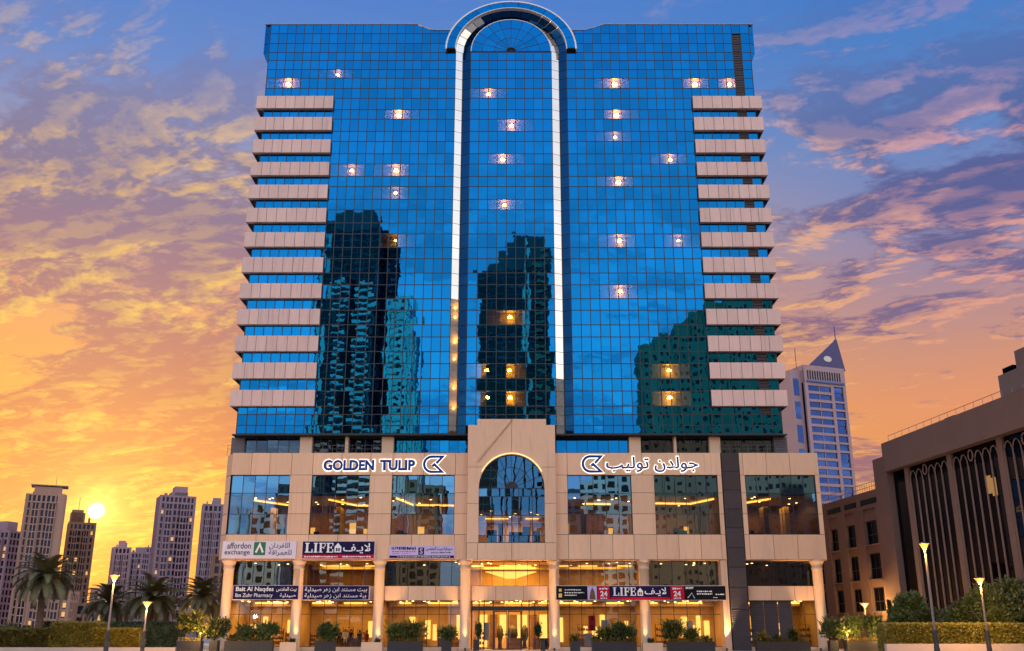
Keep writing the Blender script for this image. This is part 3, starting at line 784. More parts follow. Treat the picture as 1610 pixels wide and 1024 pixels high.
# arched window: panes, bars, hub
YA = -.18
cols_a = [ax0, X(772.5, 790, YP), X(794, 790, YP), axc, X(815.5, 790, YP), X(837, 790, YP), ax1]
rz = [az_sp, Z(780, YP), Z(810, YP), Z(841.5, YP), az_bot]
aw = MB()
for x in cols_a[1:-1]: aw.box(x - .03, x + .03, YA - .04, YA + .04, az_bot, az_sp - (.0 if x != axc else .0))
for z in rz[:-1]: aw.box(ax0, ax1, YA - .035, YA + .035, z - .03, z + .03)
aw.box(ax0, ax1, YA - .05, YA + .05, az_bot, az_bot + .08)
for k in range(1, 8):
    t = math.pi * k / 8; aw.tube([(axc + ar * .2 * math.cos(t), YA, az_sp + ar * akz * .2 * math.sin(t)), (axc + ar * math.cos(t), YA, az_sp + ar * akz * math.sin(t))], .03, 5)
aw.tube([(axc + ar * .62 * math.cos(math.pi * k / 18), YA, az_sp + ar * .62 * akz * math.sin(math.pi * k / 18)) for k in range(19)], .03, 5)
aw.tube([(x, YA, z) for x, z in arc], .06, 6)
awin = aw.build('arched_window', M_mull, hotel)
hub = [(axc + ar * .2 * math.cos(math.pi * k / 10), az_sp + ar * akz * .2 * math.sin(math.pi * k / 10)) for k in range(11)]
MB().prism(hub, YA - .06, YA + .02).build('fan_hub', M_mull, awin)
for r_ in range(4):
    for i in range(6):
        t1, t2 = rng.normal(0, .003, 2)
        MB().quad((cols_a[i] + .02, YA + t1, rz[r_ + 1] + .02), (cols_a[i + 1] - .02, YA - t1, rz[r_ + 1] + .02), (cols_a[i + 1] - .02, YA - t1 + t2, rz[r_] - .02), (cols_a[i] + .02, YA + t1 + t2, rz[r_] - .02)).build('pane', M_win2t if r_ < 2 else M_win2, awin)
for (f0, f1) in ((.2, .62), (.62, 1.0)):
    for k in range(8):
        t0, t1 = math.pi * k / 8, math.pi * (k + 1) / 8; tt = rng.normal(0, .003)
        c = [(axc + ar * f0 * math.cos(t0), az_sp + ar * akz * f0 * math.sin(t0))] + [(axc + ar * f1 * math.cos(t0 + (t1 - t0) * j / 4), az_sp + ar * akz * f1 * math.sin(t0 + (t1 - t0) * j / 4)) for j in range(5)] + [(axc + ar * f0 * math.cos(t1), az_sp + ar * akz * f0 * math.sin(t1))]
        q = MB(); q.v = [(x, YA + tt, z) for x, z in c]; q.f = [tuple(range(len(c)))]; q.build('pane', M_win2t, awin)
room(ax0 - .5, ax1 + .5, .62, 9, az_bot - .4, Z(800, YP), nd=8)
ld = bpy.data.lights.new('ceiling_panel_light', 'AREA'); ld.size = 4; ld.color = (1, .58, .18); ld.energy = 500
lo = bpy.data.objects.new('ceiling_panel_light', ld); COL.objects.link(lo); lo.parent = hotel; lo.location = (axc, 6, Z(800, YP) - .5)
part('ceiling_void', M_dark, hotel, ax0 - .5, ax1 + .5, .62, .7, Z(800, YP), az_top + .2)
for k, (xa, w_, hh) in enumerate(((765, 1.0, 1.5), (783, .5, 2.2), (800, 1.6, 1.4), (822, .8, 2.0), (840, .7, 1.6))):
    part('lounge_partition', M_wood if k % 2 else M_furn, hotel, X(xa, 840), X(xa, 840) + w_, 2 + k * .5, 2.8 + k * .5, az_bot - .35, az_bot + hh)
# warm linear light over the arch
arc2 = [(axc + (ar + .10) * math.cos(t), YP - .07, az_sp + (ar * akz + .10) * math.sin(t)) for t in np.linspace(R(28), R(152), 25)]
MB().tube(arc2, .028, 6).build('arch_strip_light', mat('arch_strip', (1, .8, .5), emit=(1, .62, .25), es=3.0), hotel)
# conduit running up the portal
MB().tube([(X(748, 727, YP), YP - .05, Z(727, YP)), (X(770, 700, YP), YP - .06, Z(700, YP)), (X(804, 661, YP), YP - .05, Z(661, YP))], .025, 6).build('stay_rod', M_stone_l, hotel)
MB().tube([(X(752, 727, YP), YP - .05, Z(727, YP)), (X(774, 700, YP), YP - .06, Z(700, YP)), (X(806, 661, YP), YP - .05, Z(661, YP))], .02, 6).build('stay_rod', M_joint, hotel)
# terrace storey between podium and tower
YR = 3.4
zr0, zr1 = zt - .3, ZB - .225
for a, c, n, m in ((387, 472, 5, M_dglass), (491, 543, 4, M_dglass), (548, 600.5, 4, M_dglass), (619, 735, 8, M_glass), (874, 989, 7, M_glass), (1007, 1059, 4, M_dglass), (1063, 1115, 4, M_dglass), (1132, 1216, 5, M_dglass)):
    window('terrace_window', X(a, 690, YR), X(c, 690, YR), zr0, zr1, YR, n, (zr0 + (zr1 - zr0) * .36,), m, fw=.06)
for a, c in ((472, 491), (543, 548), (600.5, 619), (989, 1007), (1059, 1063), (1115, 1132)):
    part('terrace_pier', M_stone_l, hotel, X(a, 690, YT + .6), X(c, 690, YT + .6), YT + .6, YR + .3, zr0, zr1)
part('terrace_wall', M_grey, hotel, X(366, 690, YR), X(387, 690, YR), YR - .4, 20, zr0, zr1)
gl = MB(); xa, xb = X(1216, 690, YT + .8), X(1237, 690, YT + .8); z = zr0
while z < zr1: gl.box(xa, xb, YT + .8, YT + 6, z, z + .13); z += .17
gl.build('terrace_louvre', M_grey, hotel)
part('terrace_core', M_dark, hotel, X(380, 690, YR), X(1216, 690, YR), YR + .6, YR + .9, zr0, zr1)
for a, c in ((358, 470), (492, 600), (1132, 1236)):
    rail = MB(); x0, x1 = X(a, 705, .9), X(c, 705, .9)
    for dz in (.55, .95): rail.tube([(x0, .9, zt + dz), (x1, .9, zt + dz)], .02, 5)
    n = int((x1 - x0) / .9)
    for k in range(n + 1): rail.tube([(x0 + (x1 - x0) * k / n, .9, zt - .2), (x0 + (x1 - x0) * k / n, .9, zt + .95)], .02, 5)
    rail.build('terrace_railing', mat('rail_metal', (.12, .11, .11), .4, metal=.5), hotel)
# grey louvre strip through the podium: segments with their slats
lx0, lx1 = XU(1135.5), XU(1163)
part('louvre_strip_backing', M_dark, hotel, lx0, lx1, .12, .6, .1, zt)
edges = [zt, Z(741), Z(770.5), Z(800.5), Z(830), Z(861), Z(892), Z(924), Z(959), .12]
for z1, z0 in zip(edges, edges[1:]):
    q = MB(); n = max(3, int((z1 - z0) / .2)); hgt = (z1 - z0 - .06) / n
    for k in range(n):
        za = z0 + .03 + k * hgt
        q.quad((lx0 + .04, .10, za), (lx1 - .04, .10, za), (lx1 - .04, -.02, za + hgt * .92), (lx0 + .04, -.02, za + hgt * .92))
        q.quad((lx0 + .04, -.02, za + hgt * .92), (lx1 - .04, -.02, za + hgt * .92), (lx1 - .04, .10, za + hgt), (lx0 + .04, .10, za + hgt))
    q.build('louvre_section', M_grey, hotel)

# ground floor: columns, bays, spandrels
col_x = [359.5, 469.5, 597, 732, 871, 1012, 1285]
for cx in col_x:
    x = X(cx, 900, .6)
    q = MB(); q.smooth = False
    q.lathe([(.62, 0), (.62, .35), (.52, .42), (.50, zb - .95), (.56, zb - .90), (.56, zb - .82), (.52, zb - .78), (.53, zb - .55), (.66, zb - .25), (.74, zb - .2), (.74, zb + .005)], x, .62, 28)
    me_o = q.build('column', M_stone_l, hotel)
    me_o.data.polygons.foreach_set('use_smooth', [len(p_.vertices) == 4 for p_ in me_o.data.polygons])
xpier = XG(1138)
part('corner_pier', M_stone, hotel, XG(1134), XG(1144), .1, YG + .4, 0, zb - .06)
bays = [(369, 461, 6, 'shop'), (478, 588.5, 6, 'shop'), (606, 723.5, 7, 'shop'), (741, 862, 7, 'hall'), (880, 1003, 7, 'shop'), (1020, 1134, 6, 'shop'), (1177, 1276, 5, 'shop')]
for bi, (a, c, n, kind) in enumerate(bays):
    x0, x1 = X(a, 900, YG), X(c, 900, YG)
    window('mezzanine_window', x0 - .3, x1 + .3, zm0, zb - .06, YG, n, (), M_shopd if kind == 'shop' else M_shop)
    # spandrel with panels
    sp = part('spandrel_beam', M_joint, hotel, x0 - .3, x1 + .3, YG - .45, YG + .2, zg1 + .03, zm0 - .03)
    ks = 3
    ex = np.linspace(x0 - .3, x1 + .3, ks + 1)
    for i in range(ks): block('spandrel_panel', M_stone, sp, ex[i] + .02, ex[i + 1] - .02, YG - .52, YG - .40, zg1, zm0)
    block('spandrel_sill', M_stone, sp, x0 - .28, x1 + .28, YG - .39, YG + .2, zm0 - .025, zm0 - .002)
    block('spandrel_soffit', M_stone, sp, x0 - .28, x1 + .28, YG - .39, YG + .2, zg1 + .002, zg1 + .025)
    part('plinth', M_stone_l, hotel, x0 - .3, x1 + .3, YG - .4, YG + .35, .05, zg0 - (.0 if kind == 'shop' else .27))
    if kind == 'shop':
        window('shopfront', x0 - .3, x1 + .3, zg0, zg1, YG, n, (zg0 + (zg1 - zg0) * .70,), M_shop)
    room(x0 - .5, x1 + .5, YG + .12, 8.0, zm0 - .1, zb - .1, nd=6 if bi not in (0, 2, 6) else 3, wall=M_beam if bi in (3, 4) else M_wood, cove=bi in (3, 4, 1))
    room(x0 - .5, x1 + .5, YG + .12, 9.0, zg0 - .3, zg1 + .03, nd=12, cove=True)
    part('slab_edge', M_dark, hotel, x0 - .5, x1 + .5, YG + .15, 9, zg1 + .05, zm0 - .12)
    yb_ = 8.6
    # shop fittings: shelves, lit wall panels, counters
    for k in range(9):
        x = x0 + (x1 - x0) * (k + .2) / 9
        t = random.random()
        if t < .45: part('lit_wall_panel', E_strip, hotel, x, x + random.uniform(.35, .7), yb_ + .2 + .012 * k, yb_ + .24 + .012 * k, zg0 + random.uniform(.4, 1.4), zg0 + random.uniform(1.9, 3.2))
        elif t < .8:
            s_ = MB(); hh = random.uniform(1.6, 2.5); yy = random.uniform(5, 8)
            for zz in np.linspace(0, hh, 5): s_.box(x, x + 1.1, yy, yy + .4, zg0 - .3 + zz, zg0 - .27 + zz)
            for xx in (x, x + 1.07): s_.box(xx, xx + .03, yy, yy + .4, zg0 - .3, zg0 - .3 + hh)
            for zz in np.linspace(0, hh, 5)[:-1]:
                for j in range(4): s_.box(x + .08 + j * .26, x + .26 + j * .26, yy + .05, yy + .3, zg0 - .27 + zz, zg0 - .27 + zz + random.uniform(.15, .3))
            s_.build('shelf_unit', M_wood, hotel)
        else:
            c_ = MB().box(x, x + 1.5, 4.5, 5.2, zg0 - .3, zg0 + .75).box(x - .05, x + 1.55, 4.42, 5.25, zg0 + .755, zg0 + .81); c_.build('counter', M_wood, hotel)
    # area light standing for the bay's recessed ceiling panels
    ld = bpy.data.lights.new('ceiling_panel_light', 'AREA'); ld.shape = 'RECTANGLE'; ld.size = (x1 - x0) * .7; ld.size_y = 3; ld.color = (1, .50, .09)
    ld.energy = (430 if kind == 'shop' else 1100) * (.4 if bi == 6 else 1)
    lo = bpy.data.objects.new('ceiling_panel_light', ld); COL.objects.link(lo); lo.parent = hotel; lo.location = ((x0 + x1) / 2, 5, zg1 - .15)
    if bi in (3, 4, 1):
        l2 = ld.copy(); l2.energy = 900 if bi == 3 else 420; lo2 = bpy.data.objects.new('ceiling_panel_light', l2); COL.objects.link(lo2); lo2.parent = hotel; lo2.location = ((x0 + x1) / 2, 5, zb - .3)
# solid louvre infill in the last bay
x0, x1 = X(1180, 980, YG - .1), X(1247, 980, YG - .1)
exs = np.linspace(x0, x1, 4)
for i in range(3):
    q = MB(); z = zg0 + .02
    while z < zg1 - .1:
        q.quad((exs[i] + .03, YG - .08, z), (exs[i + 1] - .03, YG - .08, z), (exs[i + 1] - .03, YG - .16, z + .17), (exs[i] + .03, YG - .16, z + .17))
        q.quad((exs[i] + .03, YG - .16, z + .17), (exs[i + 1] - .03, YG - .16, z + .17), (exs[i + 1] - .03, YG - .08, z + .19), (exs[i] + .03, YG - .08, z + .19)); z += .19
    q.build('louvre_section', M_grey, hotel)
# entrance: glazed screen and doors
x0, x1 = X(741, 980, YG), X(862, 980, YG); zd = Z(960, YG); zh = Z(953.5, YG)
fr = MB()
for px in (741.5, 753, 761, 775.5, 820.5, 832, 841, 861.5): xx = X(px, 990, YG); fr.box(xx - .05, xx + .05, YG - .08, YG + .08, .12, zg1)
fr.box(x0, x1, YG - .085, YG + .085, zd, zh)
ent = fr.build('entrance_screen', M_mull, hotel)
for a, c in ((741.5, 753), (753, 761), (761, 775.5), (820.5, 832), (832, 841), (841, 861.5)):
    xa, xb = X(a, 990, YG) + .05, X(c, 990, YG) - .05
    MB().quad((xa, YG, .14), (xb, YG, .14), (xb, YG, zd), (xa, YG, zd)).build('pane', M_shop, ent)
for a, c in ((741.5, 761), (761, 801), (801, 841), (841, 861.5)):
    xa, xb = X(a, 990, YG) + .05, X(c, 990, YG) - .05
    MB().quad((xa, YG, zh), (xb, YG, zh), (xb, YG, zg1), (xa, YG, zg1)).build('pane', M_shop, ent)
for a, c, hs in ((776, 798, 1), (798, 820, -1)):
    xa, xb = X(a, 990, YG) + .03, X(c, 990, YG) - .03
    dr = MB().box(xa, xb, YG - .03, YG + .03, .14, .26).box(xa, xb, YG - .03, YG + .03, zd - .14, zd - .02).box(xa, xa + .09, YG - .03, YG + .03, .26, zd - .14).box(xb - .09, xb, YG - .03, YG + .03, .26, zd - .14)
    dr = dr.build('entrance_door', M_mull, hotel)
    MB().quad((xa + .09, YG, .26), (xb - .09, YG, .26), (xb - .09, YG, zd - .14), (xa + .09, YG, zd - .14)).build('pane', M_shop, dr)
    hx = xb - .2 if hs > 0 else xa + .2
    MB().tube([(hx, YG - .1, .8), (hx, YG - .1, 1.9)], .025, 6).build('handle', M_pole, dr)
# lobby: light tray upstairs, gold wall panels and vases below
cx = X(803, 900)
q = MB(); zc = Z(905, 5)
q.v = [(cx - 2.7, 4.2, zc + .35), (cx + 2.7, 4.2, zc + .35), (cx + .5, 4.4, zc - .35), (cx - .5, 4.4, zc - .35), (cx - 2.7, 4.9, zc + .35), (cx + 2.7, 4.9, zc + .35), (cx + .5, 4.7, zc - .35), (cx - .5, 4.7, zc - .35)]
q.f = [(0, 3, 2, 1), (4, 5, 6, 7), (0, 1, 5, 4), (3, 7, 6, 2), (0, 4, 7, 3), (1, 2, 6, 5)]
q.build('lobby_chandelier', E_strip, hotel)
for k in range(7):
    xx = X(750 + k * 17, 980); part('lobby_wall_panel', E_strip if k % 2 == 0 else M_wood, hotel, xx, xx + .8, 8.4, 8.5, .3, 3.6)
for xx, yy, r_ in ((X(806, 990), 5.5, .55), (X(785, 990), 6.5, .35), (X(826, 990), 6.0, .4)):
    ml = MB().lathe([(r_ * .6, .2), (r_ * .5, .9), (r_, 1.5), (r_ * .9, 2.1), (r_ * .3, 2.5)], xx, yy, 14); ml.smooth = True; ml.build('lobby_vase', M_furn, hotel)
part('reception_desk', M_stone_l, hotel, X(777, 990), X(822, 990), 7.2, 8, .2, 1.25)
# uplights at the columns
for cx in col_x + [1139]:
    x = X(cx, 980, -.2)
    MB().lathe([(.09, .1), (.11, .32), (.06, .34)], x, -.55, 10).build('uplight', M_poled, hotel)
    ld = bpy.data.lights.new('uplight_beam', 'SPOT'); ld.energy = 2700; ld.color = (1, .58, .24); ld.spot_size = R(56); ld.spot_blend = .6; ld.shadow_soft_size = .06
    lo = bpy.data.objects.new('uplight_beam', ld); COL.objects.link(lo); lo.parent = hotel; lo.location = (x, -.55, .42)
    lo.rotation_euler = Vector((0, -.09, -1)).to_track_quat('-Z', 'Y').to_euler(); lo.rotation_euler = (R(180 - 7), 0, 0)

# ------------------------------------------------------------------ signs
def logo(par, x0, x1, z0, z1, y0):
    pts = [(20.5, 12), (30, 1.6), (13.5, 1.6)] + [(13.5 + 11.9 * math.cos(t), 13.5 - 11.9 * math.sin(t)) for t in np.linspace(R(100), R(260), 15)] + [(13.5, 25.4), (29.5, 25.4), (17.5, 13.8), (14.5, 16.5)]
    for nm, wd, yy, dp, m in (('halo', 6.0, y0 - .02, .04, E_halo), ('emblem', 4.0, y0 - .09, .08, M_navy)):
        L_, R_ = ribbon(pts, wd); q = MB(); n = len(pts)
        def w2(p_): return x0 + p_[0] / 31 * (x1 - x0), z1 - p_[1] / 27 * (z1 - z0)
        for i in range(n):
            a, c = w2(L_[i]), w2(R_[i]); q.v += [(a[0], yy - dp, a[1]), (c[0], yy - dp, c[1]), (a[0], yy, a[1]), (c[0], yy, c[1])]
        for i in range(n - 1):
            k = i * 4; q.f += [(k, k + 1, k + 5, k + 4), (k + 2, k + 6, k + 7, k + 3), (k, k + 4, k + 6, k + 2), (k + 1, k + 3, k + 7, k + 5)]
        q.build(nm, m, par)
AR = dict(golden='\uFE90\uFEF4\uFEDF\uFEEE\uFE97 \uFEE5\uFEAA\uFEDF\uFEEE\uFE9F', life='\uFED2\u0640\uFEF4\u0640 \uFEFB', lf2='\uFED2\u0640\uFEF3\uFEFB',
          aff1='\uFEE5\uFE8D\uFEA9\uFEAE\uFED4\uFEE0\uFEDF\uFE8D', aff2='\uFE94\uFED7\uFE8D\uFEAE\uFEE4\uFECC\uFEE0\uFEDF',
          p1='\uFE94\uFEF4\uFEDF\uFEAA\uFEF4\uFEBB', p2='\uFEB1\uFEAA\uFED8\uFEE4\uFEDF\uFE8D \uFE96\uFEF4\uFE91',
          p3='\uFE94\uFEF4\uFEDF\uFEAA\uFEF4\uFEBB \uFEAE\uFEEB\uFEAF \uFEE6\uFE91\uFE8D \uFEA9\uFEE8\uFE98\uFEB4\uFEE3 \uFE96\uFEF4\uFE91')
gs = empty('hotel_sign', (X(580, 740), 0, Z(745)))
tag(gs, 'backlit navy GOLDEN TULIP lettering with emblem on stone cornice', 'sign')
for word, a, c in (('GOLDEN', 508, 588), ('TULIP', 597, 652.5)):
    me = text_mesh(word, XU(a) - .11, XU(c) + .11, Z(740.5) - .10, Z(723.5) + .10, -.03, .04, E_halo, offset=.07); add_mesh('halo', me, gs)
    me = text_mesh(word, XU(a), XU(c), Z(740.5), Z(723.5), -.10, .08, M_navy, offset=.045); split_letters(me, 'letter', M_navy, gs)
logo(gs, XU(665), XU(696.5), Z(744), Z(717), 0)
ga = empty('hotel_sign', (X(1010, 740), 0, Z(745)))
tag(ga, 'backlit navy Arabic lettering with emblem right of the arched window', 'sign')
me = text_mesh(AR['golden'], XU(953) - .10, XU(1098) + .10, Z(743) - .09, Z(718.5) + .09, -.03, .04, E_halo, offset=.05); add_mesh('halo', me, ga)
me = text_mesh(AR['golden'], XU(953), XU(1098), Z(743), Z(718.5), -.10, .08, M_navy, offset=.016); split_letters(me, 'letter', M_navy, ga)
logo(ga, XU(915), XU(946.5), Z(743.5), Z(716.5), 0)

M_swhite = mat('sign_white', (.72, .66, .76), .4, var=.02); M_sblack = mat('sign_black', (.006, .006, .008), .6, var=.05, spec=.15); M_snavy = mat('sign_navy', (.012, .008, .06), .6, var=.05, spec=.15)
M_sred = mat('sign_red', (.60, .006, .03), .6, var=.03, spec=.15); M_sgreen = mat('sign_green', (.005, .14, .06), .4); M_ink = mat('sign_ink', (.01, .01, .04), .5); M_pap = mat('sign_letter_white', (.85, .85, .85), .4, var=.01)
M_lil = mat('sign_lilac', (.62, .50, .78), .4, var=.02); M_yel = mat('sign_yellow', (.75, .55, .1), .4)
def sign(name, label, a, c, yt, yb, Y, m, th=.18, frame=None):
    x0, x1, z0, z1 = X(a, (yt + yb) / 2, Y), X(c, (yt + yb) / 2, Y), Z(yb, Y), Z(yt, Y)
    o = empty(name, ((x0 + x1) / 2, Y + th, z0)); tag(o, label, 'sign')
    part('board', m, o, x0, x1, Y, Y + th, z0, z1)
    fr = MB(); t = .035
    fr.box(x0 - t, x1 + t, Y - .02, Y + th - .01, z1 + .001, z1 + t).box(x0 - t, x1 + t, Y - .02, Y + th - .01, z0 - t, z0 - .001).box(x0 - t, x0 - .001, Y - .02, Y + th - .01, z0, z1).box(x1 + .001, x1 + t, Y - .02, Y + th - .01, z0, z1)
    fr.build('frame', frame or m, o)
    def U(u, v): return x0 + u * (x1 - x0), z0 + v * (z1 - z0)
    return o, U
def lab(o, U, body, u0, u1, v0, v1, Y, m, off=.0, name='lettering'):
    a = U(u0, v0); c = U(u1, v1); me = text_mesh(body, a[0], c[0], a[1], c[1], Y - .004, .012, m, offset=off); split_letters(me, 'letter', m, o)
def dashes(o, U, u0, u1, v0, v1, Y, m, n):
    q = MB(); u = u0; k = 0
    while u < u1:
        w_ = (u1 - u0) / n * random.uniform(.5, 1.1); a = U(u, v0); c = U(min(u + w_, u1), v1)
        h_ = (c[1] - a[1]); lo_ = a[1] + h_ * random.choice((0, 0, .1, .25)); hi_ = c[1] - h_ * random.choice((0, 0, .2))
        q.box(a[0], c[0], Y - .014, Y - .002, lo_, hi_); u += w_ + (u1 - u0) / n * random.uniform(.1, .4)
    q.build('small_print', m, o)['kind'] = 'stuff'
def serif_life(o, U, u0, u1, v0, v1, Y, m):
    a, c = U(u0, v0), U(u1, v1); x0, z0, W_, H_ = a[0], a[1], c[0] - a[0], c[1] - a[1]
    def glyph(rects, xo, w_):
        q = MB()
        for (p0, p1, q0, q1) in rects: q.box(x0 + (xo + p0 * w_) * W_, x0 + (xo + p1 * w_) * W_, Y - .02, Y - .003, z0 + q0 * H_, z0 + q1 * H_)
        q.build('letter', m, o)
    sf = .09
    glyph([(0, .56, 0, sf), (.12, .42, sf, 1 - sf), (0, .56, 1 - sf, 1), (.56, 1, 0, sf), (.86, 1, sf, .36)], 0, .27)
    glyph([(0, 1, 0, sf), (.25, .75, sf, 1 - sf), (0, 1, 1 - sf, 1)], .30, .15)
    glyph([(0, .58, 0, sf), (.12, .42, sf, 1 - sf), (0, 1, 1 - sf, 1), (.87, 1, .66, 1 - sf), (.42, .72, .47, .56), (.72, .82, .38, .66)], .49, .23)
    glyph([(0, 1, 0, sf), (.12, .40, sf, 1 - sf), (0, .97, 1 - sf, 1), (.86, 1, sf, .34), (.84, .97, .70, 1 - sf), (.40, .68, .47, .56), (.68, .78, .38, .66)], .75, .25)
def house(o, U, u0, u1, v0, v1, Y, m, m2):
    a, c = U(u0, v0), U(u1, v1); W_, H_ = c[0] - a[0], c[1] - a[1]
    q = MB().prism([(a[0], a[1]), (c[0], a[1]), (c[0], a[1] + H_ * .58), (a[0] + W_ * .5, c[1]), (a[0], a[1] + H_ * .58)], Y - .018, Y - .002); q.build('house_mark', m, o)
    MB().box(a[0] + W_ * .22, a[0] + W_ * .45, Y - .024, Y - .019, a[1] + H_ * .12, a[1] + H_ * .45).box(a[0] + W_ * .55, a[0] + W_ * .78, Y - .024, Y - .019, a[1] + H_ * .12, a[1] + H_ * .45).build('house_figures', m2, o)

YS = -.22
o, U = sign('shop_sign', 'white board with green square and affordon exchange wording at the left corner', 350, 465, 851.5, 877.5, YS, M_swhite, .25)
lab(o, U, 'affordon', .06, .385, .56, .93, YS, M_ink, .01); lab(o, U, 'exchange', .03, .375, .12, .50, YS, M_ink, .01)
a, c = U(.425, .17), U(.585, .96)
part('green_square', M_sgreen, o, a[0], c[0], YS - .02, YS - .002, a[1], c[1])
q = MB(); w_, h_ = c[0] - a[0], c[1] - a[1]
L_, R_ = ribbon([(a[0] + w_ * .2, a[1] + h_ * .2), (a[0] + w_ * .5, a[1] + h_ * .82), (a[0] + w_ * .8, a[1] + h_ * .2)], w_ * .17)
for i in range(3): q.v += [(L_[i].x, YS - .035, L_[i].y), (R_[i].x, YS - .035, R_[i].y)]
q.f = [(0, 1, 3, 2), (2, 3, 5, 4)]; q.build('white_chevron', M_pap, o)
lab(o, U, AR['aff1'], .635, .915, .52, .93, YS, M_ink, .008); lab(o, U, AR['aff2'], .63, .945, .10, .50, YS, M_ink, .008)
o, U = sign('shop_sign', 'navy and red LIFE board above the second shop bay from the left', 475.5, 588.5, 851.5, 878.5, YS, M_snavy, .25, M_swhite)
a, c = U(0, 0), U(1, .23); part('red_stripe', M_sred, o, a[0], c[0], YS - .008, YS - .001, a[1], c[1])
serif_life(o, U, .035, .43, .35, .92, YS, M_pap); house(o, U, .445, .54, .36, .92, YS, M_pap, M_snavy)
lab(o, U, AR['lf2'], .565, .945, .30, .90, YS, M_pap, .012)
dashes(o, U, .03, .49, .07, .15, YS - .006, M_pap, 16); dashes(o, U, .56, .95, .07, .15, YS - .006, M_pap, 12)
o, U = sign('shop_sign', 'small lilac and white clinic board under the third window', 612.5, 714, 858.5, 877.5, YS + .1, M_lil, .14)
YS2 = YS + .1
a, c = U(0, 0), U(1, .2); part('navy_stripe', M_snavy, o, a[0], c[0], YS2 - .008, YS2 - .001, a[1], c[1])
dashes(o, U, .03, .41, .68, .92, YS2, M_ink, 13); dashes(o, U, .04, .40, .48, .56, YS2, M_sred, 10); dashes(o, U, .04, .32, .32, .38, YS2, M_sred, 2)
a, c = U(.445, .26), U(.535, .86); part('black_square', M_sblack, o, a[0], c[0], YS2 - .01, YS2 - .002, a[1], c[1])
lab(o, U, 'S', .465, .515, .34, .80, YS2 - .008, M_lil, .02)
lab(o, U, AR['p2'] + ' ' + AR['p1'], .56, .975, .56, .93, YS2, M_ink, .01); dashes(o, U, .64, .95, .40, .48, YS2, M_ink, 8); dashes(o, U, .12, .94, .06, .12, YS2 - .006, M_pap, 20)
YB = -.06
o, U = sign('shop_sign', 'purple pharmacy board reading Bait Al Naqdes below the first mezzanine window', 366.5, 469, 921, 942.5, YB, M_snavy, .16, M_lil)
lab(o, U, 'Bait Al Naqdes', .04, .62, .50, .92, YB, M_pap, .018); lab(o, U, 'Ibn Zuhr Pharmacy', .04, .61, .08, .44, YB, M_pap, .004, )
lab(o, U, AR['p2'], .66, .97, .54, .90, YB, M_pap, .006); lab(o, U, AR['p1'], .72, .96, .10, .44, YB, M_pap, .006)
o, U = sign('shop_sign', 'purple board with two lines of Arabic below the second mezzanine window', 476, 580, 921.5, 943, YB, M_snavy, .16, M_lil)
lab(o, U, AR['p3'], .03, .97, .52, .92, YB, M_pap, .006); lab(o, U, AR['p3'][::1].replace('\uFE96', '\uFE94'), .03, .96, .08, .46, YB, M_pap, .004)
YB2 = -.15
o, U = sign('shop_sign', 'long black strip sign with central LIFE panel and two red 24 panels', 874.5, 1141, 921.5, 943.5, YB2, M_sblack, .2, M_swhite)
def pan(u0, u1, m, nm, y=.01):
    a, c = U(u0, .02), U(u1, .98); return part(nm, m, o, a[0], c[0], YB2 - y, YB2 - .001, a[1], c[1])
pan(.245, .315, M_sred, 'red_panel'); pan(.675, .755, M_sred, 'red_panel'); pan(.32, .67, M_snavy, 'navy_panel')
pan(.185, .24, M_lil, 'photo_panel')
a, c = U(.195, .05), U(.232, .9); ml = MB().prism([(a[0], a[1]), (c[0], a[1]), (c[0] - .1, c[1] - .45), ((a[0] + c[0]) / 2, c[1]), (a[0] + .1, c[1] - .45)], YB2 - .016, YB2 - .011); ml.build('dark_portrait', M_wood, o)
a, c = U(.32, .02), U(.67, .2); part('red_stripe', M_sred, o, a[0], c[0], YB2 - .016, YB2 - .011, a[1], c[1])
serif_life(o, U, .335, .47, .30, .90, YB2 - .01, M_pap); house(o, U, .48, .512, .30, .88, YB2 - .01, M_pap, M_snavy); lab(o, U, AR['lf2'], .522, .65, .28, .90, YB2 - .01, M_pap, .012)
for u0, u1 in ((.26, .302), (.692, .735)):
    lab(o, U, '24', u0, u1, .26, .64, YB2 - .01, M_pap, .03); dashes(o, U, u0 - .005, u1 + .006, .74, .88, YB2 - .01, M_pap, 4); dashes(o, U, u0, u1, .08, .17, YB2 - .01, M_pap, 4)
dashes(o, U, .05, .145, .68, .76, YB2, M_pap, 9); dashes(o, U, .05, .165, .48, .56, YB2, M_pap, 10); dashes(o, U, .05, .12, .30, .37, YB2, M_pap, 6)
a, c = U(.014, .18), U(.034, .46); part('yellow_mark', M_yel, o, a[0], c[0], YB2 - .012, YB2 - .001, a[1], c[1]); a, c = U(.016, .6), U(.032, .8); part('yellow_mark', M_yel, o, a[0], c[0], YB2 - .012, YB2 - .001, a[1], c[1])
a, c = U(.765, .8), U(.81, .95); dashes(o, U, .765, .81, .78, .94, YB2, M_pap, 5); L_ = MB().tube([(U(.775, .15)[0], YB2 - .01, U(.775, .15)[1]), (U(.80, .5)[0], YB2 - .01, U(.80, .5)[1]), (U(.815, .12)[0], YB2 - .01, U(.815, .12)[1])], .05, 5); L_.build('white_figure', M_pap, o)
dashes(o, U, .83, .92, .56, .66, YB2, M_pap, 8); dashes(o, U, .83, .92, .38, .47, YB2, M_pap, 8); dashes(o, U, .94, .99, .36, .44, YB2, M_pap, 4); dashes(o, U, .925, .95, .14, .20, YB2, M_pap, 3)

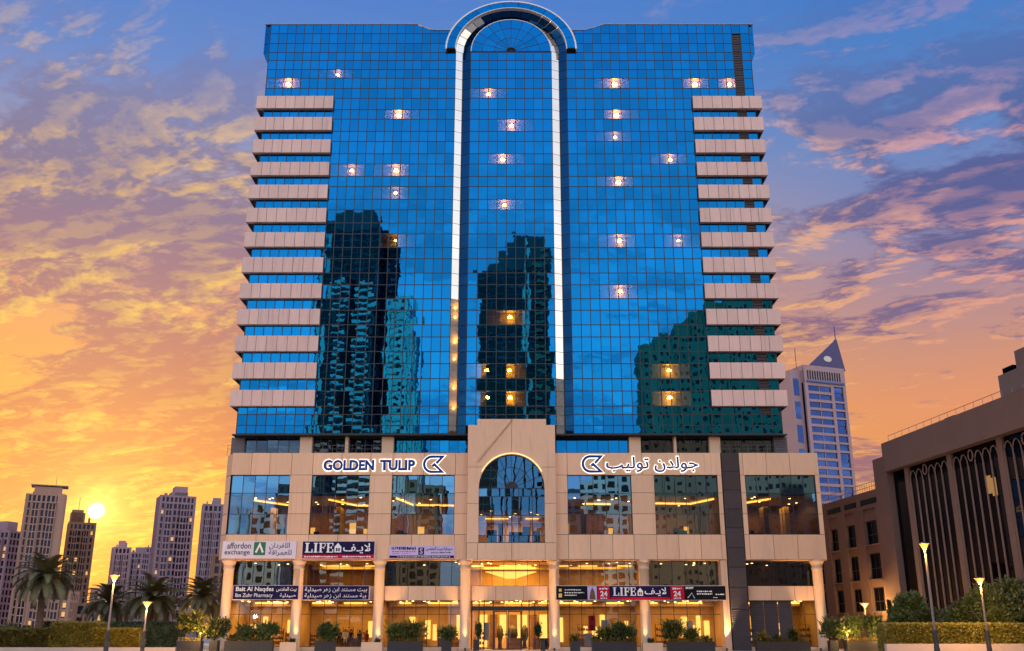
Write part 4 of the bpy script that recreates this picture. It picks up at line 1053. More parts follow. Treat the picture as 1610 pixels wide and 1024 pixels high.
# ------------------------------------------------------------------ background towers
M_win_d = glass('far_window_glass', (.10, .10, .15), 0, .12, wav=0.0, body=(.018, .018, .028))
M_lilac = mat('lilac_concrete', (.29, .185, .215), .8, var=.1, scale=.1); M_tan = mat('tan_concrete', (.37, .215, .155), .8, var=.1, scale=.1)
M_greyc = mat('grey_concrete', (.25, .175, .21), .8, var=.1, scale=.1); M_brownc = mat('brown_concrete', (.25, .13, .075), .8, var=.1, scale=.1)
M_pinkw = mat('pink_white_concrete', (.37, .24, .255), .7, var=.06, scale=.1); M_creamw = mat('cream_render', (.72, .64, .52), .8, var=.08, scale=.1)
def tower(name, label, px0, px1, ytop, dist, m, rot=0.0, floor=2.9, bay=1.9, pier=.62, slab=.85, solid=None, roof=(), depth=None, mirror=None, cat='building', proud=.35, body=None, group=None):
    """tower block placed from its outline; lattice of piers and floor slabs stands proud of the glazing"""
    Yv = CY + dist
    xa, za = P(px0, ytop, Yv); xb, _ = P(px1, ytop, Yv); H = za; W = abs(xb - xa)
    c_, s_ = math.cos(abs(rot)), math.sin(abs(rot))
    if depth is None: w = W / (c_ + s_ * .8); dp = w * .8
    else: dp = depth; w = (W - dp * s_) / c_
    Yr = Yv if mirror is None else 2 * mirror - Yv
    o = empty(name, ((xa + xb) / 2, Yr, 0), rot, local=True); tag(o, label, cat, group)
    x0, x1, y0, y1 = -w / 2, w / 2, -dp / 2, dp / 2
    part('glazing', body or M_win_d, o, x0, x1, y0, y1, 0, H - .5)
    pr = MB(); nb = max(2, round(w / bay)); nd = max(2, round(dp / bay)); hp = pier / 2; e = proud
    for k in range(nb + 1):
        x = x0 + (x1 - x0) * k / nb; hw = hp * (1.8 if k in (0, nb) else 1)
        pr.box(x - hw, x + hw, y0 - e, y0 + .05, 0, H); pr.box(x - hw, x + hw, y1 - .05, y1 + e, 0, H)
    for k in range(nd + 1):
        y = y0 + (y1 - y0) * k / nd; hw = hp * (1.8 if k in (0, nd) else 1)
        pr.box(x0 - e, x0 + .05, y - hw, y + hw, 0, H); pr.box(x1 - .05, x1 + e, y - hw, y + hw, 0, H)
    pr.build('piers', m, o)['kind'] = 'stuff'
    sl_ = MB(); n = int(H / floor)
    for k in range(n + 1):
        z = H - k * floor
        sl_.box(x0 - e * .8, x1 + e * .8, y0 - e * .8, y1 + e * .8, z - slab, z - .002)
    sl_.build('floor_slabs', m, o)['kind'] = 'stuff'
    if W > 7 and mirror is None:
        pb2 = MB(); pg2 = MB()
        for f0, f1 in ((.16, .34), (.60, .78)):
            xa2, xb2 = x0 + f0 * w, x0 + f1 * w
            pg2.box(xa2 + .1, xb2 - .1, y0 - 1.3, y0 - .02, 0, H - floor * 1.3)
            for k in range(1, n + 1): pb2.box(xa2, xb2, y0 - 1.5, y0 - e - .01, H - k * floor - slab * .8 - .35, H - k * floor - .35)
            for xx in (xa2, (xa2 + xb2) / 2, xb2): pb2.box(xx - .16, xx + .16, y0 - 1.42, y0 - e - .02, 0, H - floor * 1.35)
        pg2.build('bay_glazing', body or M_win_d, o); pb2.build('projecting_bays', m, o)['kind'] = 'stuff'
        for k in range(3): part('roof_plant', m, o, x0 + w * (.12 + .3 * k), x0 + w * (.2 + .3 * k), y0 * .5, y0 * .1, H - .01, H + 1.2 + .5 * k)
    for (fx0, fx1, hh) in roof:
        part('roof_block', m, o, x0 + fx0 * w, x0 + fx1 * w, y0 * .7, y1 * .7, H - .1, H + hh)
    if mirror is None:
        lw_ = MB()
        for k in range(int(5 + W * .5)):
            c_i = random.randrange(nb); r_i = random.randrange(1, max(2, n - 1)); cw = w / nb
            if any(f0 - .06 < (c_i + .5) / nb < f1 + .06 for f0, f1 in ((.16, .34), (.60, .78))): continue
            zt_ = H - r_i * floor - slab
            lw_.box(x0 + c_i * cw + hp + .05, x0 + (c_i + 1) * cw - hp - .05, y0 - .08, y0 - .02, zt_ - (floor - slab) * .8, zt_ - .1)
        if lw_.v: lw_.build('lit_windows', mat('far_lit_window', (1, .7, .3), emit=(1, .55, .18), es=.9), o)['kind'] = 'stuff'
    if solid:
        for (fx0, fx1) in solid: part('blank_wall', m, o, x0 + fx0 * w, x0 + fx1 * w, y0 - e - .12, y0 - e * .8 - .01, 0, H + .4)
    o['h'] = H; o['w'] = w; o['dp'] = dp
    return o
tower('tower_block', 'grey lilac tower cut by the left edge of the picture', -12, 33, 836, 420, M_lilac, R(-14), roof=((.35, .75, 4),))
t = tower('tower_block', 'tall tan tower with blank corner wall and roof canopy left of the sun', 41, 107, 780, 400, M_tan, R(24), bay=1.75, floor=2.9, pier=.7, slab=.5, solid=((.80, 1.0),), roof=((.15, .9, 3.2),))
H_, w_, dp_ = t['h'], t['w'], t['dp']
q = MB().box(-w_ * .45, w_ * .55, -dp_ * .4, dp_ * .4, H_ + 3.6, H_ + 4.0)
for x in (-.3, .0, .35): q.box(w_ * x - .15, w_ * x + .15, -dp_ * .3, -dp_ * .25, H_ + 3.1, H_ + 3.6)
q.build('roof_canopy', M_tan, t); MB().tube([(w_ * .2, 0, H_ + 4), (w_ * .2, 0, H_ + 8)], .12, 5).build('mast', M_tan, t)
t = tower('tower_block', 'brown stepped tower with the sun setting on its shoulder', 106, 152, 823, 430, M_brownc, R(26), bay=1.85, floor=2.8, pier=.62, slab=.8, roof=((0, .58, 4.2), (.05, .5, 5.4)))
MB().tube([(-t['w'] * .2, 0, t['h'] + 4), (-t['w'] * .2, 0, t['h'] + 11)], .12, 5).build('mast', M_brownc, t)
tower('tower_block', 'low pale block of flats behind the leftmost palm', 55, 118, 930, 330, M_tan, R(8), bay=1.85, floor=2.8, pier=.62, slab=.8)
tower('tower_block', 'small mauve tower behind the tall left street lamp', 177, 206, 861, 470, M_pinkw, R(30), roof=((.3, .7, 3),), bay=1.85, floor=2.8, pier=.62, slab=.8)
tower('tower_block', 'lower mauve tower between two taller towers', 205, 232, 869, 520, M_greyc, R(-12), roof=((.4, .9, 2.5),), bay=1.85, floor=2.8, pier=.62, slab=.8)
tower('tower_block', 'slim lilac tower just left of the tall gridded tower', 230, 250, 861, 560, M_lilac, R(10), bay=1.85, floor=2.8, pier=.62, slab=.8)
tower('tower_block', 'tall lilac gridded tower with square crown right of the sun', 246, 309, 782, 430, M_lilac, R(27), bay=1.85, floor=2.8, pier=.62, slab=.8, roof=((.30, .80, 1.6), (.40, .78, 4.2)))
tower('tower_block', 'blue grey tower half hidden by the podium left corner', 318, 352, 794, 400, M_greyc, R(20), bay=1.85, floor=2.8, pier=.62, slab=.8, roof=((.45, .9, 2.6),))
tower('tower_block', 'dim brown block beside the podium left column', 338, 362, 872, 300, M_brownc, R(5), bay=1.85, floor=2.8, pier=.62, slab=.8)
# distant low houses along the skyline on the left
for k, (a, c, y) in enumerate(((150, 182, 925), (120, 152, 948), (270, 300, 955))):
    tower('low_house', ['low tan house behind the lamp by the second palm', 'small tan house beyond the brown tower foot', 'low house behind the palms left of the corner planter'][k], a, c, y, 260, [M_tan, M_brownc, M_lilac][k], R(6 + 9 * k), bay=1.85, floor=2.8, pier=.62, slab=.8)

# ------------------------------------------------------------------ sail-topped tower on the right
D_ = 262.0; YvB = CY + D_
xa, zB = P(1262, 577, YvB); rotB = R(20)
bt = empty('sail_tower', (xa, YvB, 0), rotB, local=True)
tag(bt, 'pink white tower with blue windows and a navy triangular sail on its roof', 'building')
M_bwin = glass('tower_blue_glass', (.05, .10, .30), 0, .6, wav=.002, body=(.01, .015, .06)); M_sail = mat('navy_sail', (.045, .035, .13), .5)
xe = X(1331, 600, YvB); Wb = (xe - xa) / math.cos(rotB) * 1.09; Db = 12.0
part('core', M_bwin, bt, .2, Wb - .2, .3, Db, 0, zB)
for x0, x1 in ((0, 1.0), (Wb * .63, Wb * .70), (Wb - .9, Wb)): part('pier', M_pinkw, bt, x0, x1, -.25, .35, 0, zB)
n = 20; fl = 2.32; ztop_w = zB - 4.4
for k in range(n):
    z = ztop_w - k * fl
    block('floor_band', M_pinkw, bt, 1.0, Wb * .63, -.2, .34, z - .75, z)
    if k % 4 != 1: block('floor_band', M_pinkw, bt, Wb * .70, Wb - .9, -.2, .34, z - .55, z)
    for a, c in ((1.05, Wb * .34), (Wb * .355, Wb * .625), (Wb * .705, Wb - .95)):
        block('window_pane', M_bwin, bt, a, c, .12, .2, z - fl + .03, z - .78)
    block('window_mullion', M_pinkw, bt, Wb * .34, Wb * .355, -.05, .3, z - fl, z - .75)
part('crown_wall', M_pinkw, bt, 0, Wb, -.3, Db, zB - 4.35, zB + .6)
for k in range(14):
    x = 1.0 + (Wb - 3) * k / 13; block('crown_slot', M_dark, bt, x, x + .42, -.36, -.29, zB - 3.4, zB - .9)
part('crown_ledge', mat('blue_ledge', (.05, .12, .35), .5), bt, .6, Wb - .5, -.7, -.31, zB - 4.2, zB - 3.7)
# left face: recessed blue bay and pink fins
part('side_wall', M_pinkw, bt, -3.6, -.02, 1.2, Db - 1, 0, zB - .8)
for k in range(9): block('side_window', M_bwin, bt, -2.7, -1.0, 1.1, 1.19, zB - 8 - k * 6.6, zB - 3.2 - k * 6.6)
q = MB(); hs = P(1307, 527, YvB)[1]
q.prism([(2.2, zB + .62), (Wb + .6, zB + .62 - .6), (Wb * .90, hs)], -.2, .5); sail = q.build('sail', M_sail, bt)
MB().prism([(Wb * .62 + 1.35 * math.cos(t), zB + 3.0 + .85 * math.sin(t)) for t in np.linspace(0, 2 * math.pi, 17)[:-1]], -.32, -.21).build('oval_eye', M_creamw, bt)
MB().prism([(Wb + .02, 0), (Wb + 1.2, 0), (Wb * .90 + .25, hs), (Wb * .90 - .1, hs)], .51, 1.1).build('blade', M_sail, bt)
MB().tube([(Wb * .895, .2, hs - .5), (Wb * .895, .2, hs + 4)], .14, 5).build('mast', M_sail, bt); MB().tube([(-.6, 2, zB), (-.6, 2, zB + 6)], .1, 5).build('mast', M_sail, bt)

# ------------------------------------------------------------------ arcaded brown building on the right
rb = empty('arcade_building', (40, 8, 0), math.atan2(-.993, .114), local=True)
tag(rb, 'brown stone office building with tall slender arches along the right edge', 'building')
def PR(x, y):
    r = (x - 805) / F; u = (512 - y) / F; dxx, dyy, dzz = r, cT - u * sT, sT + u * cT
    k = (dxx / dyy * 108 - 40) / (.114 + .993 * dxx / dyy); return k, HC + dzz * ((108 - .993 * k) / dyy)
M_rb = mat('brown_facade', (.18, .118, .102), .8, var=.1, scale=.4, stretch=(1, 1, .4), bump=.004); M_rbf = mat('pale_fin', (.25, .175, .155), .7, var=.08); M_rbg = glass('black_glass', (.05, .055, .07), 0, .5, wav=.003, body=(.006, .006, .009))
k0 = PR(1395, 700)[0]; zR = PR(1395, 697)[1]; kE = 62.0
kw = -22.0; zW = PR(1376, 769)[1]; ks0 = PR(1374, 724)[0]; zS = PR(1374, 724)[1]
zpar = PR(1410, 737)[1]
part('main_body', M_rb, rb, k0, kE, .6, 30, 0, zpar)
part('roof_fascia', M_rb, rb, k0 - .4, kE, -.5, 30, zpar - .1, zR)
part('stair_tower', M_rb, rb, ks0, k0 - .41, -.2, 20, 0, zS)
part('dark_glass_strip', M_rbg, rb, PR(1406, 800)[0], PR(1424, 800)[0], .35, .59, .5, zpar - .12)
groups = [(1429, 1437, 1497), (1499, 1506, 1569), (1571, 1576, 1648)]
kk = [PR(p_, 800)[0] for p_ in (1428, 1498, 1570)]
gw = kk[1] - kk[0]
pil = [kk[0] + gw * i for i in range(8)]
zsp = PR(1450, 728)[1]
zsp = zpar - 1.75
for i, kp in enumerate(pil):
    if kp > kE - 2: break
    part('pilaster', M_rb, rb, kp - .40, kp + .40, .26, .62, 0, zpar - .11)
    part('bay_glazing', M_rbg, rb, kp + .5, kp + gw - .5, .45, .58, .4, zpar - .12)
    nf = 6; fw = (gw - .95) / nf
    hd = MB()
    for j in range(nf + 1):
        x = kp + .475 + j * fw
        block('fin', M_rbf, rb, x - .05, x + .05, .31, .44, .4, zsp)
    for j in range(nf):
        xc = kp + .475 + (j + .5) * fw
        if j == 2 and True:
            ring = [(xc + .36 * math.cos(t), .36, zpar - .85 + .5 * math.sin(t)) for t in np.linspace(0, 2 * math.pi, 21)]
            MB().tube(ring, .07, 5).build('round_window', M_rbf, rb)
            MB().prism([(xc + .33 * math.cos(t), zpar - .85 + .46 * math.sin(t)) for t in np.linspace(0, 2 * math.pi, 17)[:-1]], .38, .43).build('round_window_glass', M_rbg, rb)
            continue
        pts = [(xc + fw / 2 * math.cos(t), .36, zsp + (1.15 if j != 2 else .3) * math.sin(t)) for t in np.linspace(0, math.pi, 11)]
        MB().tube(pts, .055, 5).build('arch_head', M_rbf, rb)
for (px, py) in ((1548, 762), (1556, 765)):
    kq, zq = PR(px, py); part('lit_window', mat('dim_lit', (1, .7, .3), emit=(1, .5, .15), es=.35), rb, kq - .35, kq + .35, .40, .448, zq - .8, zq + .8)
# lower wing: piers, windows with frames and sills
part('wing_body', M_rb, rb, kw, ks0 - .02, .7, 18, 0, zW)
part('wing_parapet', M_rb, rb, kw, ks0 - .02, .0, .71, PR(1376, 797)[1], zW)
wk = [PR(p_, 860)[0] for p_ in (1305, 1319, 1331, 1347, 1361, 1382)]
wgroups = [(wk[0], wk[1]), (wk[2], wk[3]), (wk[4], wk[5])]
dk = wgroups[1][0] - wgroups[2][0]
wgroups = wgroups + [(wgroups[0][0] + dk * m_, wgroups[0][1] + dk * m_) for m_ in (1, 2)]
yr_ = [(PR(1370, 818)[1], PR(1370, 856)[1]), (PR(1370, 870)[1], PR(1370, 911)[1]), (PR(1370, 924)[1], PR(1370, 962)[1])]
ztopw = PR(1370, 797)[1]
edges_k = sorted([kw] + [v for g_ in wgroups for v in g_] + [ks0 - .02])
for i in range(0, len(edges_k) - 1, 2): part('wing_pier', M_rb, rb, edges_k[i], edges_k[i + 1], .02, .71, 0, ztopw - .01)
for (ka, kb_) in wgroups:
    zp = ztopw
    for (z1, z0) in yr_ + [(1.2, .0)]:
        part('wing_spandrel', M_rb, rb, ka + .002, kb_ - .002, .22, .71, z1, zp - .012); zp = z0
        if z1 < 2: continue
        wf = MB().box(ka + .02, kb_ - .02, .42, .5, z0 + .01, z0 + .1).box(ka + .02, kb_ - .02, .42, .5, z1 - .1, z1 - .01)
        for f_ in (0, .36, .68, 1): xx = ka + .05 + (kb_ - ka - .1) * f_; wf.box(xx - .04, xx + .04, .41, .51, z0 + .1, z1 - .1)
        zz = z0 + (z1 - z0) * .42; wf.box(ka + .03, kb_ - .03, .415, .505, zz - .04, zz + .04)
        wo_ = wf.build('wing_window', M_mull, rb)
        MB().quad((ka + .03, .46, z0 + .02), (kb_ - .03, .46, z0 + .02), (kb_ - .03, .46, z1 - .02), (ka + .03, .46, z1 - .02)).build('pane', M_rbg, wo_)
        part('window_sill', M_rbf, rb, ka - .1, kb_ + .1, -.05, .4, z0 - .11, z0 - .015)
for a, c in ((1299, 1320), (1326, 1345), (1352, 1378)):
    ka, zc_ = PR(a, 785); kb_, _ = PR(c, 785); part('slot_window', M_rbg, rb, ka, kb_, -.03, -.005, ztopw + .35, ztopw + .95)
rl = MB()
for dz in (.5, 1.0): rl.tube([(kw, .3, zW + dz), (ks0, .3, zW + dz)], .03, 5)
for i in range(40): xk = kw + (ks0 - kw) * i / 39; rl.tube([(xk, .3, zW - .05), (xk, .3, zW + 1.0)], .025, 4)
rl.build('roof_railing', M_pole, rb)
rl = MB(); rl.tube([(k0, .2, zR + .8), (kE, .2, zR + .8)], .03, 5)
for i in range(40): xk = k0 + (kE - k0) * i / 39; rl.tube([(xk, .2, zR - .05), (xk, .2, zR + .8)], .025, 4)
rl.build('roof_railing', M_pole, rb)
for px, w2, h2, dy_ in ((1455, 1.8, 1.0, 2.0), (1495, 2.0, 1.3, 4.0), (1525, 3.0, 2.2, 5)):
    kq = PR(px, 660)[0]; part('rooftop_unit', mat('blue_unit', (.05, .12, .22), .6) if px == 1455 else M_rb, rb, kq, kq + w2, dy_, dy_ + 2, zR - .05, zR + h2)
M_pent = mat('penthouse_stone', (.24, .17, .145), .8)
part('penthouse', M_pent, rb, 13.0, kE, 8, 20, zR - .05, zR + 5.4); part('penthouse_top', M_pent, rb, 15.3, kE, 8.6, 18, zR + 5.35, zR + 7.4); part('rooftop_unit', M_rbg, rb, 13.3, 15.0, 8.4, 10, zR + 5.35, zR + 6.1)
for i in range(3): block('penthouse_window', M_rbg, rb, 13.8 + i * 1.1, 14.3 + i * 1.1, 7.95, 7.99, zR + 2.6, zR + 3.2)

# ------------------------------------------------------------------ towers across the street, seen mirrored in the hotel glass
def balconies(o, x0, x1, y, H, floor, m, out=1.6, hh=1.0, z0=6):
    q = MB(); z = z0
    while z < H - 4:
        q.box(x0, x1, y, y + out, z, z + .25).box(x0, x1, y + out - .12, y + out, z + .25, z + hh + .25); z += floor
    q.build('balconies', m, o)['kind'] = 'stuff'
M_rdark = glass('opposite_dark_glass', (.35, .4, .5), 0, .25, wav=0, body=(.03, .035, .05))
M_rwh = mat('opposite_white', (.88, .85, .80), .8, var=.06, scale=.05); M_rbr = mat('opposite_brown', (.40, .26, .16), .8, var=.12, scale=.05); M_rgr = mat('opposite_grey', (.10, .11, .13), .8, var=.2, scale=.05)
VD = 440.0
def opp(name, label, px0, px1, ytop, dist, m, depth, **kw): return tower(name, label, px0, px1, ytop, dist, m, 0.0, depth=depth, mirror=YT, body=M_rdark, **kw)
t = opp('opposite_tower', 'dark rounded tower with white balcony stacks mirrored in the left glass', 517, 600, 372, VD, M_rgr, 22, floor=3.4, bay=4, pier=.4, slab=.5)
H_, w_, dp_ = t['h'], t['w'], t['dp']; yf = dp_ / 2 + .3
q = MB()
for i, (f0, hh) in enumerate(((.02, 5), (.16, 9), (.34, 8), (.52, 5), (.70, 3))): q.box(-w_ / 2 + f0 * w_, w_ / 2 - f0 * w_ * .5 - .3 * i, -dp_ / 2 + 1 + .1 * i, dp_ / 2 - .5 - .25 * i, H_ - .1 - i * .01, H_ + hh)
q.build('domed_top', M_rgr, t)
balconies(t, -w_ * .26, -w_ * .02, yf, H_ - 22, 3.4, M_rwh); balconies(t, w_ * .14, w_ * .46, yf, H_ - 26, 3.4, M_rwh)
part('blue_shaft', M_dglass, t, w_ * .0, w_ * .12, yf, yf + .6, 0, H_ - 25)
part('white_fin', M_rwh, t, -w_ * .48, -w_ * .42, yf, yf + .5, 0, H_ + 3)
t = opp('opposite_tower', 'slim dark slab beside the mirrored balcony tower', 600, 626, 378, VD + 15, M_rgr, 20, floor=3.4, bay=4, pier=.4, slab=.5)
balconies(t, t['w'] * .2, t['w'] * .48, t['dp'] / 2 + .3, t['h'] - 12, 3.4, M_rwh, 1.0)
t = opp('opposite_tower', 'white flats with small windows mirrored right of the balcony tower', 618, 644, 478, VD - 20, M_rwh, 18, floor=3.3, bay=3.2, pier=1.4, slab=1.5)
balconies(t, -t['w'] * .45, t['w'] * .05, t['dp'] / 2 + .4, t['h'] - 2, 3.3, M_rwh, 1.4)
opp('opposite_tower', 'lower white flats with punched windows at the mirrored cluster edge', 642, 655, 512, VD - 30, M_rwh, 16, floor=3.3, bay=2.6, pier=1.4, slab=1.7)
t = opp('opposite_tower', 'dark tower with bright corner strip mirrored in the centre bay', 757, 862, 440, VD - 60, M_rgr, 26, floor=3.4, bay=5, pier=.3, slab=.4)
H_, w_, dp_ = t['h'], t['w'], t['dp']
q = MB()
for f0, f1, hh in ((.12, 1.0, 3), (.26, 1.0, 7), (.40, .99, 11.5), (.50, .98, 14.5)): q.box(-w_ / 2 + f0 * w_, -w_ / 2 + f1 * w_, -dp_ / 2, dp_ / 2 - hh * .02, H_ - .1, H_ + hh)
q.build('stepped_top', M_rgr, t)
part('bright_strip', M_rwh, t, w_ * .17, w_ * .20, dp_ / 2 + .3, dp_ / 2 + .9, 0, H_ + 13); part('blue_strip', M_creamw, t, w_ * .155, w_ * .165, dp_ / 2 + .3, dp_ / 2 + .7, 0, H_)
balconies(t, w_ * .30, w_ * .44, dp_ / 2 + .2, H_ + 12, 3.4, M_rbr, 1.2)
M_skystand = mat('sky_stand_in_blue', (.30, .52, .80), .5, var=.1, scale=.05)  # added blue panels that give the arched window a sky colour to mirror
for k in range(6): part('sky_stand_in', M_skystand, t, -w_ * .25 + w_ * .124 * k + .3, -w_ * .25 + w_ * .124 * (k + 1) - .3, dp_ / 2 + 1.0, dp_ / 2 + 1.4, 28, 66)
# stepped brown flats on the right
prev = None
steps = ((1006, 1032, 548), (1032, 1058, 532), (1058, 1082, 514), (1082, 1106, 497), (1106, 1140, 478), (1140, 1250, 462))
so = empty('opposite_flats', (X(1128, 600, CY + 330), 2 * YT - (CY + 330), 0), 0, local=True)
tag(so, 'brown stepped block of flats mirrored in the right glass', 'building')
bx = X(1128, 600, CY + 330)
for i, (a, c, y) in enumerate(steps):
    x0, z1 = P(a, y, CY + 330); x1, _ = P(c, y, CY + 330); x0 -= bx; x1 -= bx
    part('wing_body', M_rbr, so, x0 + .01 * i, x1 + .02, -14, 0 + .05 * i, 0, z1)
    part('parapet', M_rbr, so, x0 - .2, x1 + .1, -.6, .4 + .05 * i, z1, z1 + 1.0)
    q = MB(); z = 4
    while z < z1 - 3:
        xx = x0 + .8
        while xx < x1 - 1.4:
            if random.random() < .85: q.box(xx, xx + random.choice((.8, 1.3)), .03 + .05 * i, .12 + .05 * i, z, z + 1.3)
            xx += 2.3
        z += 3.1
    q.build('windows', M_rdark, so)['kind'] = 'stuff'
# lower buildings across the street that show in the podium glass
for k, (a, c, y, dist, m) in enumerate(((395, 452, 800, 330, M_rwh), (452, 505, 768, 350, M_rgr), (655, 700, 770, 360, M_rbr), (862, 915, 792, 340, M_rgr), (925, 985, 752, 350, M_rwh), (990, 1010, 790, 340, M_rbr))):
    opp('opposite_block', ['pale low block mirrored in the first podium window', 'dark mid rise mirrored between the first two podium windows', 'brown mid rise mirrored in the third podium window', 'dark low block mirrored right of the arched window',
                           'white mid rise mirrored in the fourth podium window', 'narrow brown block mirrored at the fourth window edge'][k], a, c, y, dist, m, 16, floor=3.3, bay=3.4, pier=1.2, slab=1.3)

# ------------------------------------------------------------------ vegetation
def leaf_mesh(name, m, pts, nrm, ln, wd, jitter=.8, droop=0.0, extra=None):
    """many small pointed leaves (4 vertices) at pts; nrm = growth direction"""
    n = len(pts); dirs = nrm + rng.normal(0, jitter, (n, 3)); dirs[:, 2] -= droop
    dirs /= np.linalg.norm(dirs, axis=1, keepdims=True) + 1e-9
    side = np.cross(dirs, rng.normal(0, 1, (n, 3))); side /= np.linalg.norm(side, axis=1, keepdims=True) + 1e-9
    L = (ln * rng.uniform(.6, 1.3, n))[:, None]; W = (wd * rng.uniform(.7, 1.3, n))[:, None]
    up = np.cross(side, dirs)
    a = pts; b_ = pts + dirs * L * .5 + side * W + up * L * .08; c = pts + dirs * L - up * L * .10; d_ = pts + dirs * L * .5 - side * W + up * L * .08
    v = np.stack([a, b_, c, d_], 1).reshape(-1, 3)
    f = np.arange(n * 4).reshape(-1, 4)
    me = bpy.data.meshes.new(name); me.from_pydata(v.tolist(), [], f.tolist()); me.materials.append(m); me.update(); return me
def ball_pts(n, rx, ry, rz, shell=.55):
    u = rng.normal(0, 1, (n, 3)); u /= np.linalg.norm(u, axis=1, keepdims=True)
    r = (shell + (1 - shell) * rng.random(n)) ; return u * r[:, None] * np.array([rx, ry, rz]), u
def crown(name, m, parent, rx, ry, rz, zc, n, ln, wd, nclump=16, jitter=.7, lo=.25):
    P_, N_ = [], []
    for k in range(nclump):
        c, _ = ball_pts(1, rx * .72, ry * .72, rz * .72, .35); c = c[0]
        s_ = random.uniform(.28, .46)
        p_, u = ball_pts(n // nclump, rx * s_, ry * s_, rz * s_, .45); P_.append(p_ + c); N_.append(u + np.array([0, 0, .35]))
    P_ = np.concatenate(P_); N_ = np.concatenate(N_); P_[:, 2] += zc
    keep_ = P_[:, 2] > .02; me = leaf_mesh(name, m, P_[keep_], N_[keep_], ln, wd, jitter)
    o = bpy.data.objects.new(name, me); COL.objects.link(o); o.parent = parent; return o
def tree(name, label, cat, px, Y, h, rx, m, n=3500, ln=.30, wd=.07, base=.0, group=None, trunk_h=None):
    o = empty(name, (X(px, 985, Y), Y, base), 0, local=True); tag(o, label, cat, group)
    th_ = trunk_h if trunk_h is not None else h * .42; rz_ = (h - th_ * .75) / 2
    q = MB(); q.tube([(0, 0, 0), (.05, .03, th_ * .5), (0, 0, th_)], [.16, .12, .1], 7)
    for k in range(5):
        a = k * 1.26 + random.random(); q.tube([(0, 0, th_ * .8), (rx * .35 * math.cos(a), rx * .35 * math.sin(a), th_ + rz_ * .5), (rx * .6 * math.cos(a), rx * .6 * math.sin(a), th_ + rz_ * 1.0)], [.08, .05, .02], 5)
    q.build('trunk', M_trunk, o); crown('crown', m, o, rx, rx, rz_, h - rz_, n, ln, wd, 18); return o
def hedge(name, label, x0, x1, y0, y1, z0, z1, m, n):
    o = empty(name, ((x0 + x1) / 2, (y0 + y1) / 2, z0), 0, local=True); tag(o, label, 'hedge')
    hx, hy, hz = (x1 - x0) / 2, (y1 - y0) / 2, z1 - z0
    part('stems', M_leafd, o, -hx + .1, hx - .1, -hy + .1, hy - .1, 0, hz - .1)
    n1 = int(n * .62); fp = np.stack([rng.uniform(-hx, hx, n1), np.full(n1, -hy) + rng.normal(.03, .04, n1), rng.uniform(0, hz, n1)], 1)
    n2 = n - n1; tp = np.stack([rng.uniform(-hx, hx, n2), rng.uniform(-hy, hy, n2), np.full(n2, hz) + rng.normal(0, .03, n2)], 1)
    ends = np.stack([np.where(rng.random(n // 8) < .5, -hx, hx), rng.uniform(-hy, hy, n // 8), rng.uniform(0, hz, n // 8)], 1)
    nr = np.concatenate([np.tile([0, -1, .5], (n1, 1)), np.tile([0, 0, 1.], (n2, 1)), np.sign(ends) * np.array([1, 0, 0])])
    me = leaf_mesh('leaves', m, np.concatenate([fp, tp, ends]), nr, .20, .06, .8)
    lo = bpy.data.objects.new('leaves', me); COL.objects.link(lo); lo.parent = o; lo['kind'] = 'stuff'; return o
YH = -9.0
wl = MB().box(X(-30, 1010, YH - .6), X(277, 1010, YH - .6), YH - .75, YH - .4, 0, Z(1018, YH - .75)).build('garden_wall', M_curb); tag(wl, 'low pale stone garden wall in front of the left hedges', 'wall')
hedge('hedge', 'low clipped hedge at the far left behind the stone wall', X(-25, 1000, YH), X(84, 1000, YH), YH - .3, YH + 1.2, .2, Z(991, YH), M_hedge, 9000)
hedge('hedge', 'taller block of clipped hedge beside the leftmost palm', X(82, 1000, YH), X(151, 1000, YH), YH - .4, YH + 2.2, .2, Z(981, YH), M_hedge, 8000)
hedge('hedge', 'bright low clipped hedge behind the tall left street lamp', X(151.5, 1000, YH), X(219, 1000, YH), YH - .3, YH + 1.2, .2, Z(991, YH), M_leafy, 6000)
hedge('hedge', 'long dark hedge further back behind the bright one', X(60, 1000, 6), X(276, 1000, 6), 5.2, 6.5, .1, Z(980, 6), M_leafd, 8000)
YHR = -25.0
wr = MB().box(X(1392, 1015, YHR - .8), X(1700, 1015, YHR - .8), YHR - 1.0, YHR - .55, 0, Z(1012.5, YHR - 1)).build('garden_wall', M_curb); tag(wr, 'low pale stone garden wall under the right hedge', 'wall')
hedge('hedge', 'long clipped hedge along the wall at the right', X(1392, 1000, YHR), X(1700, 1000, YHR), YHR - .5, YHR + 1.4, .2, Z(983.5, YHR), M_hedge, 16000)
for k, (px, Y, h, rx, m, lab_) in enumerate((
    (1432, -12, 5.6, 2.1, M_leaf, 'leafy tree behind the tall right street lamp'), (1468, -15, 4.4, 2.1, M_leaf, 'bushy shrub just right of the tall lamp pole'),
    (1510, -20, 4.3, 2.2, M_leafd, 'dark shrub between the two right lamps'), (1552, -22, 5.2, 2.3, M_leaf, 'broad tree behind the shorter right lamp'),
    (1600, -23.5, 6.2, 2.3, M_leafd, 'tall leafy tree cut by the right edge'), (1578, -23.8, 3.8, 1.6, M_leaf, 'low bushy shrub near the right edge'), (1416, -12, 3.4, 1.5, M_leafd, 'small dark shrub at the start of the right hedge'))):
    tree('tree' if h > 5 else 'shrub', lab_, 'tree' if h > 5 else 'shrub', px, Y, h, rx, m, n=5200, ln=.34, wd=.075, trunk_h=h * .25)
co = empty('conifer', (X(1402, 985, 0), 0, 0), 0, local=True); tag(co, 'small dark conifer beside the potted trees on the right', 'tree')
MB().tube([(0, 0, 0), (0, 0, 4.6)], [.08, .02], 6).build('trunk', M_trunk, co)
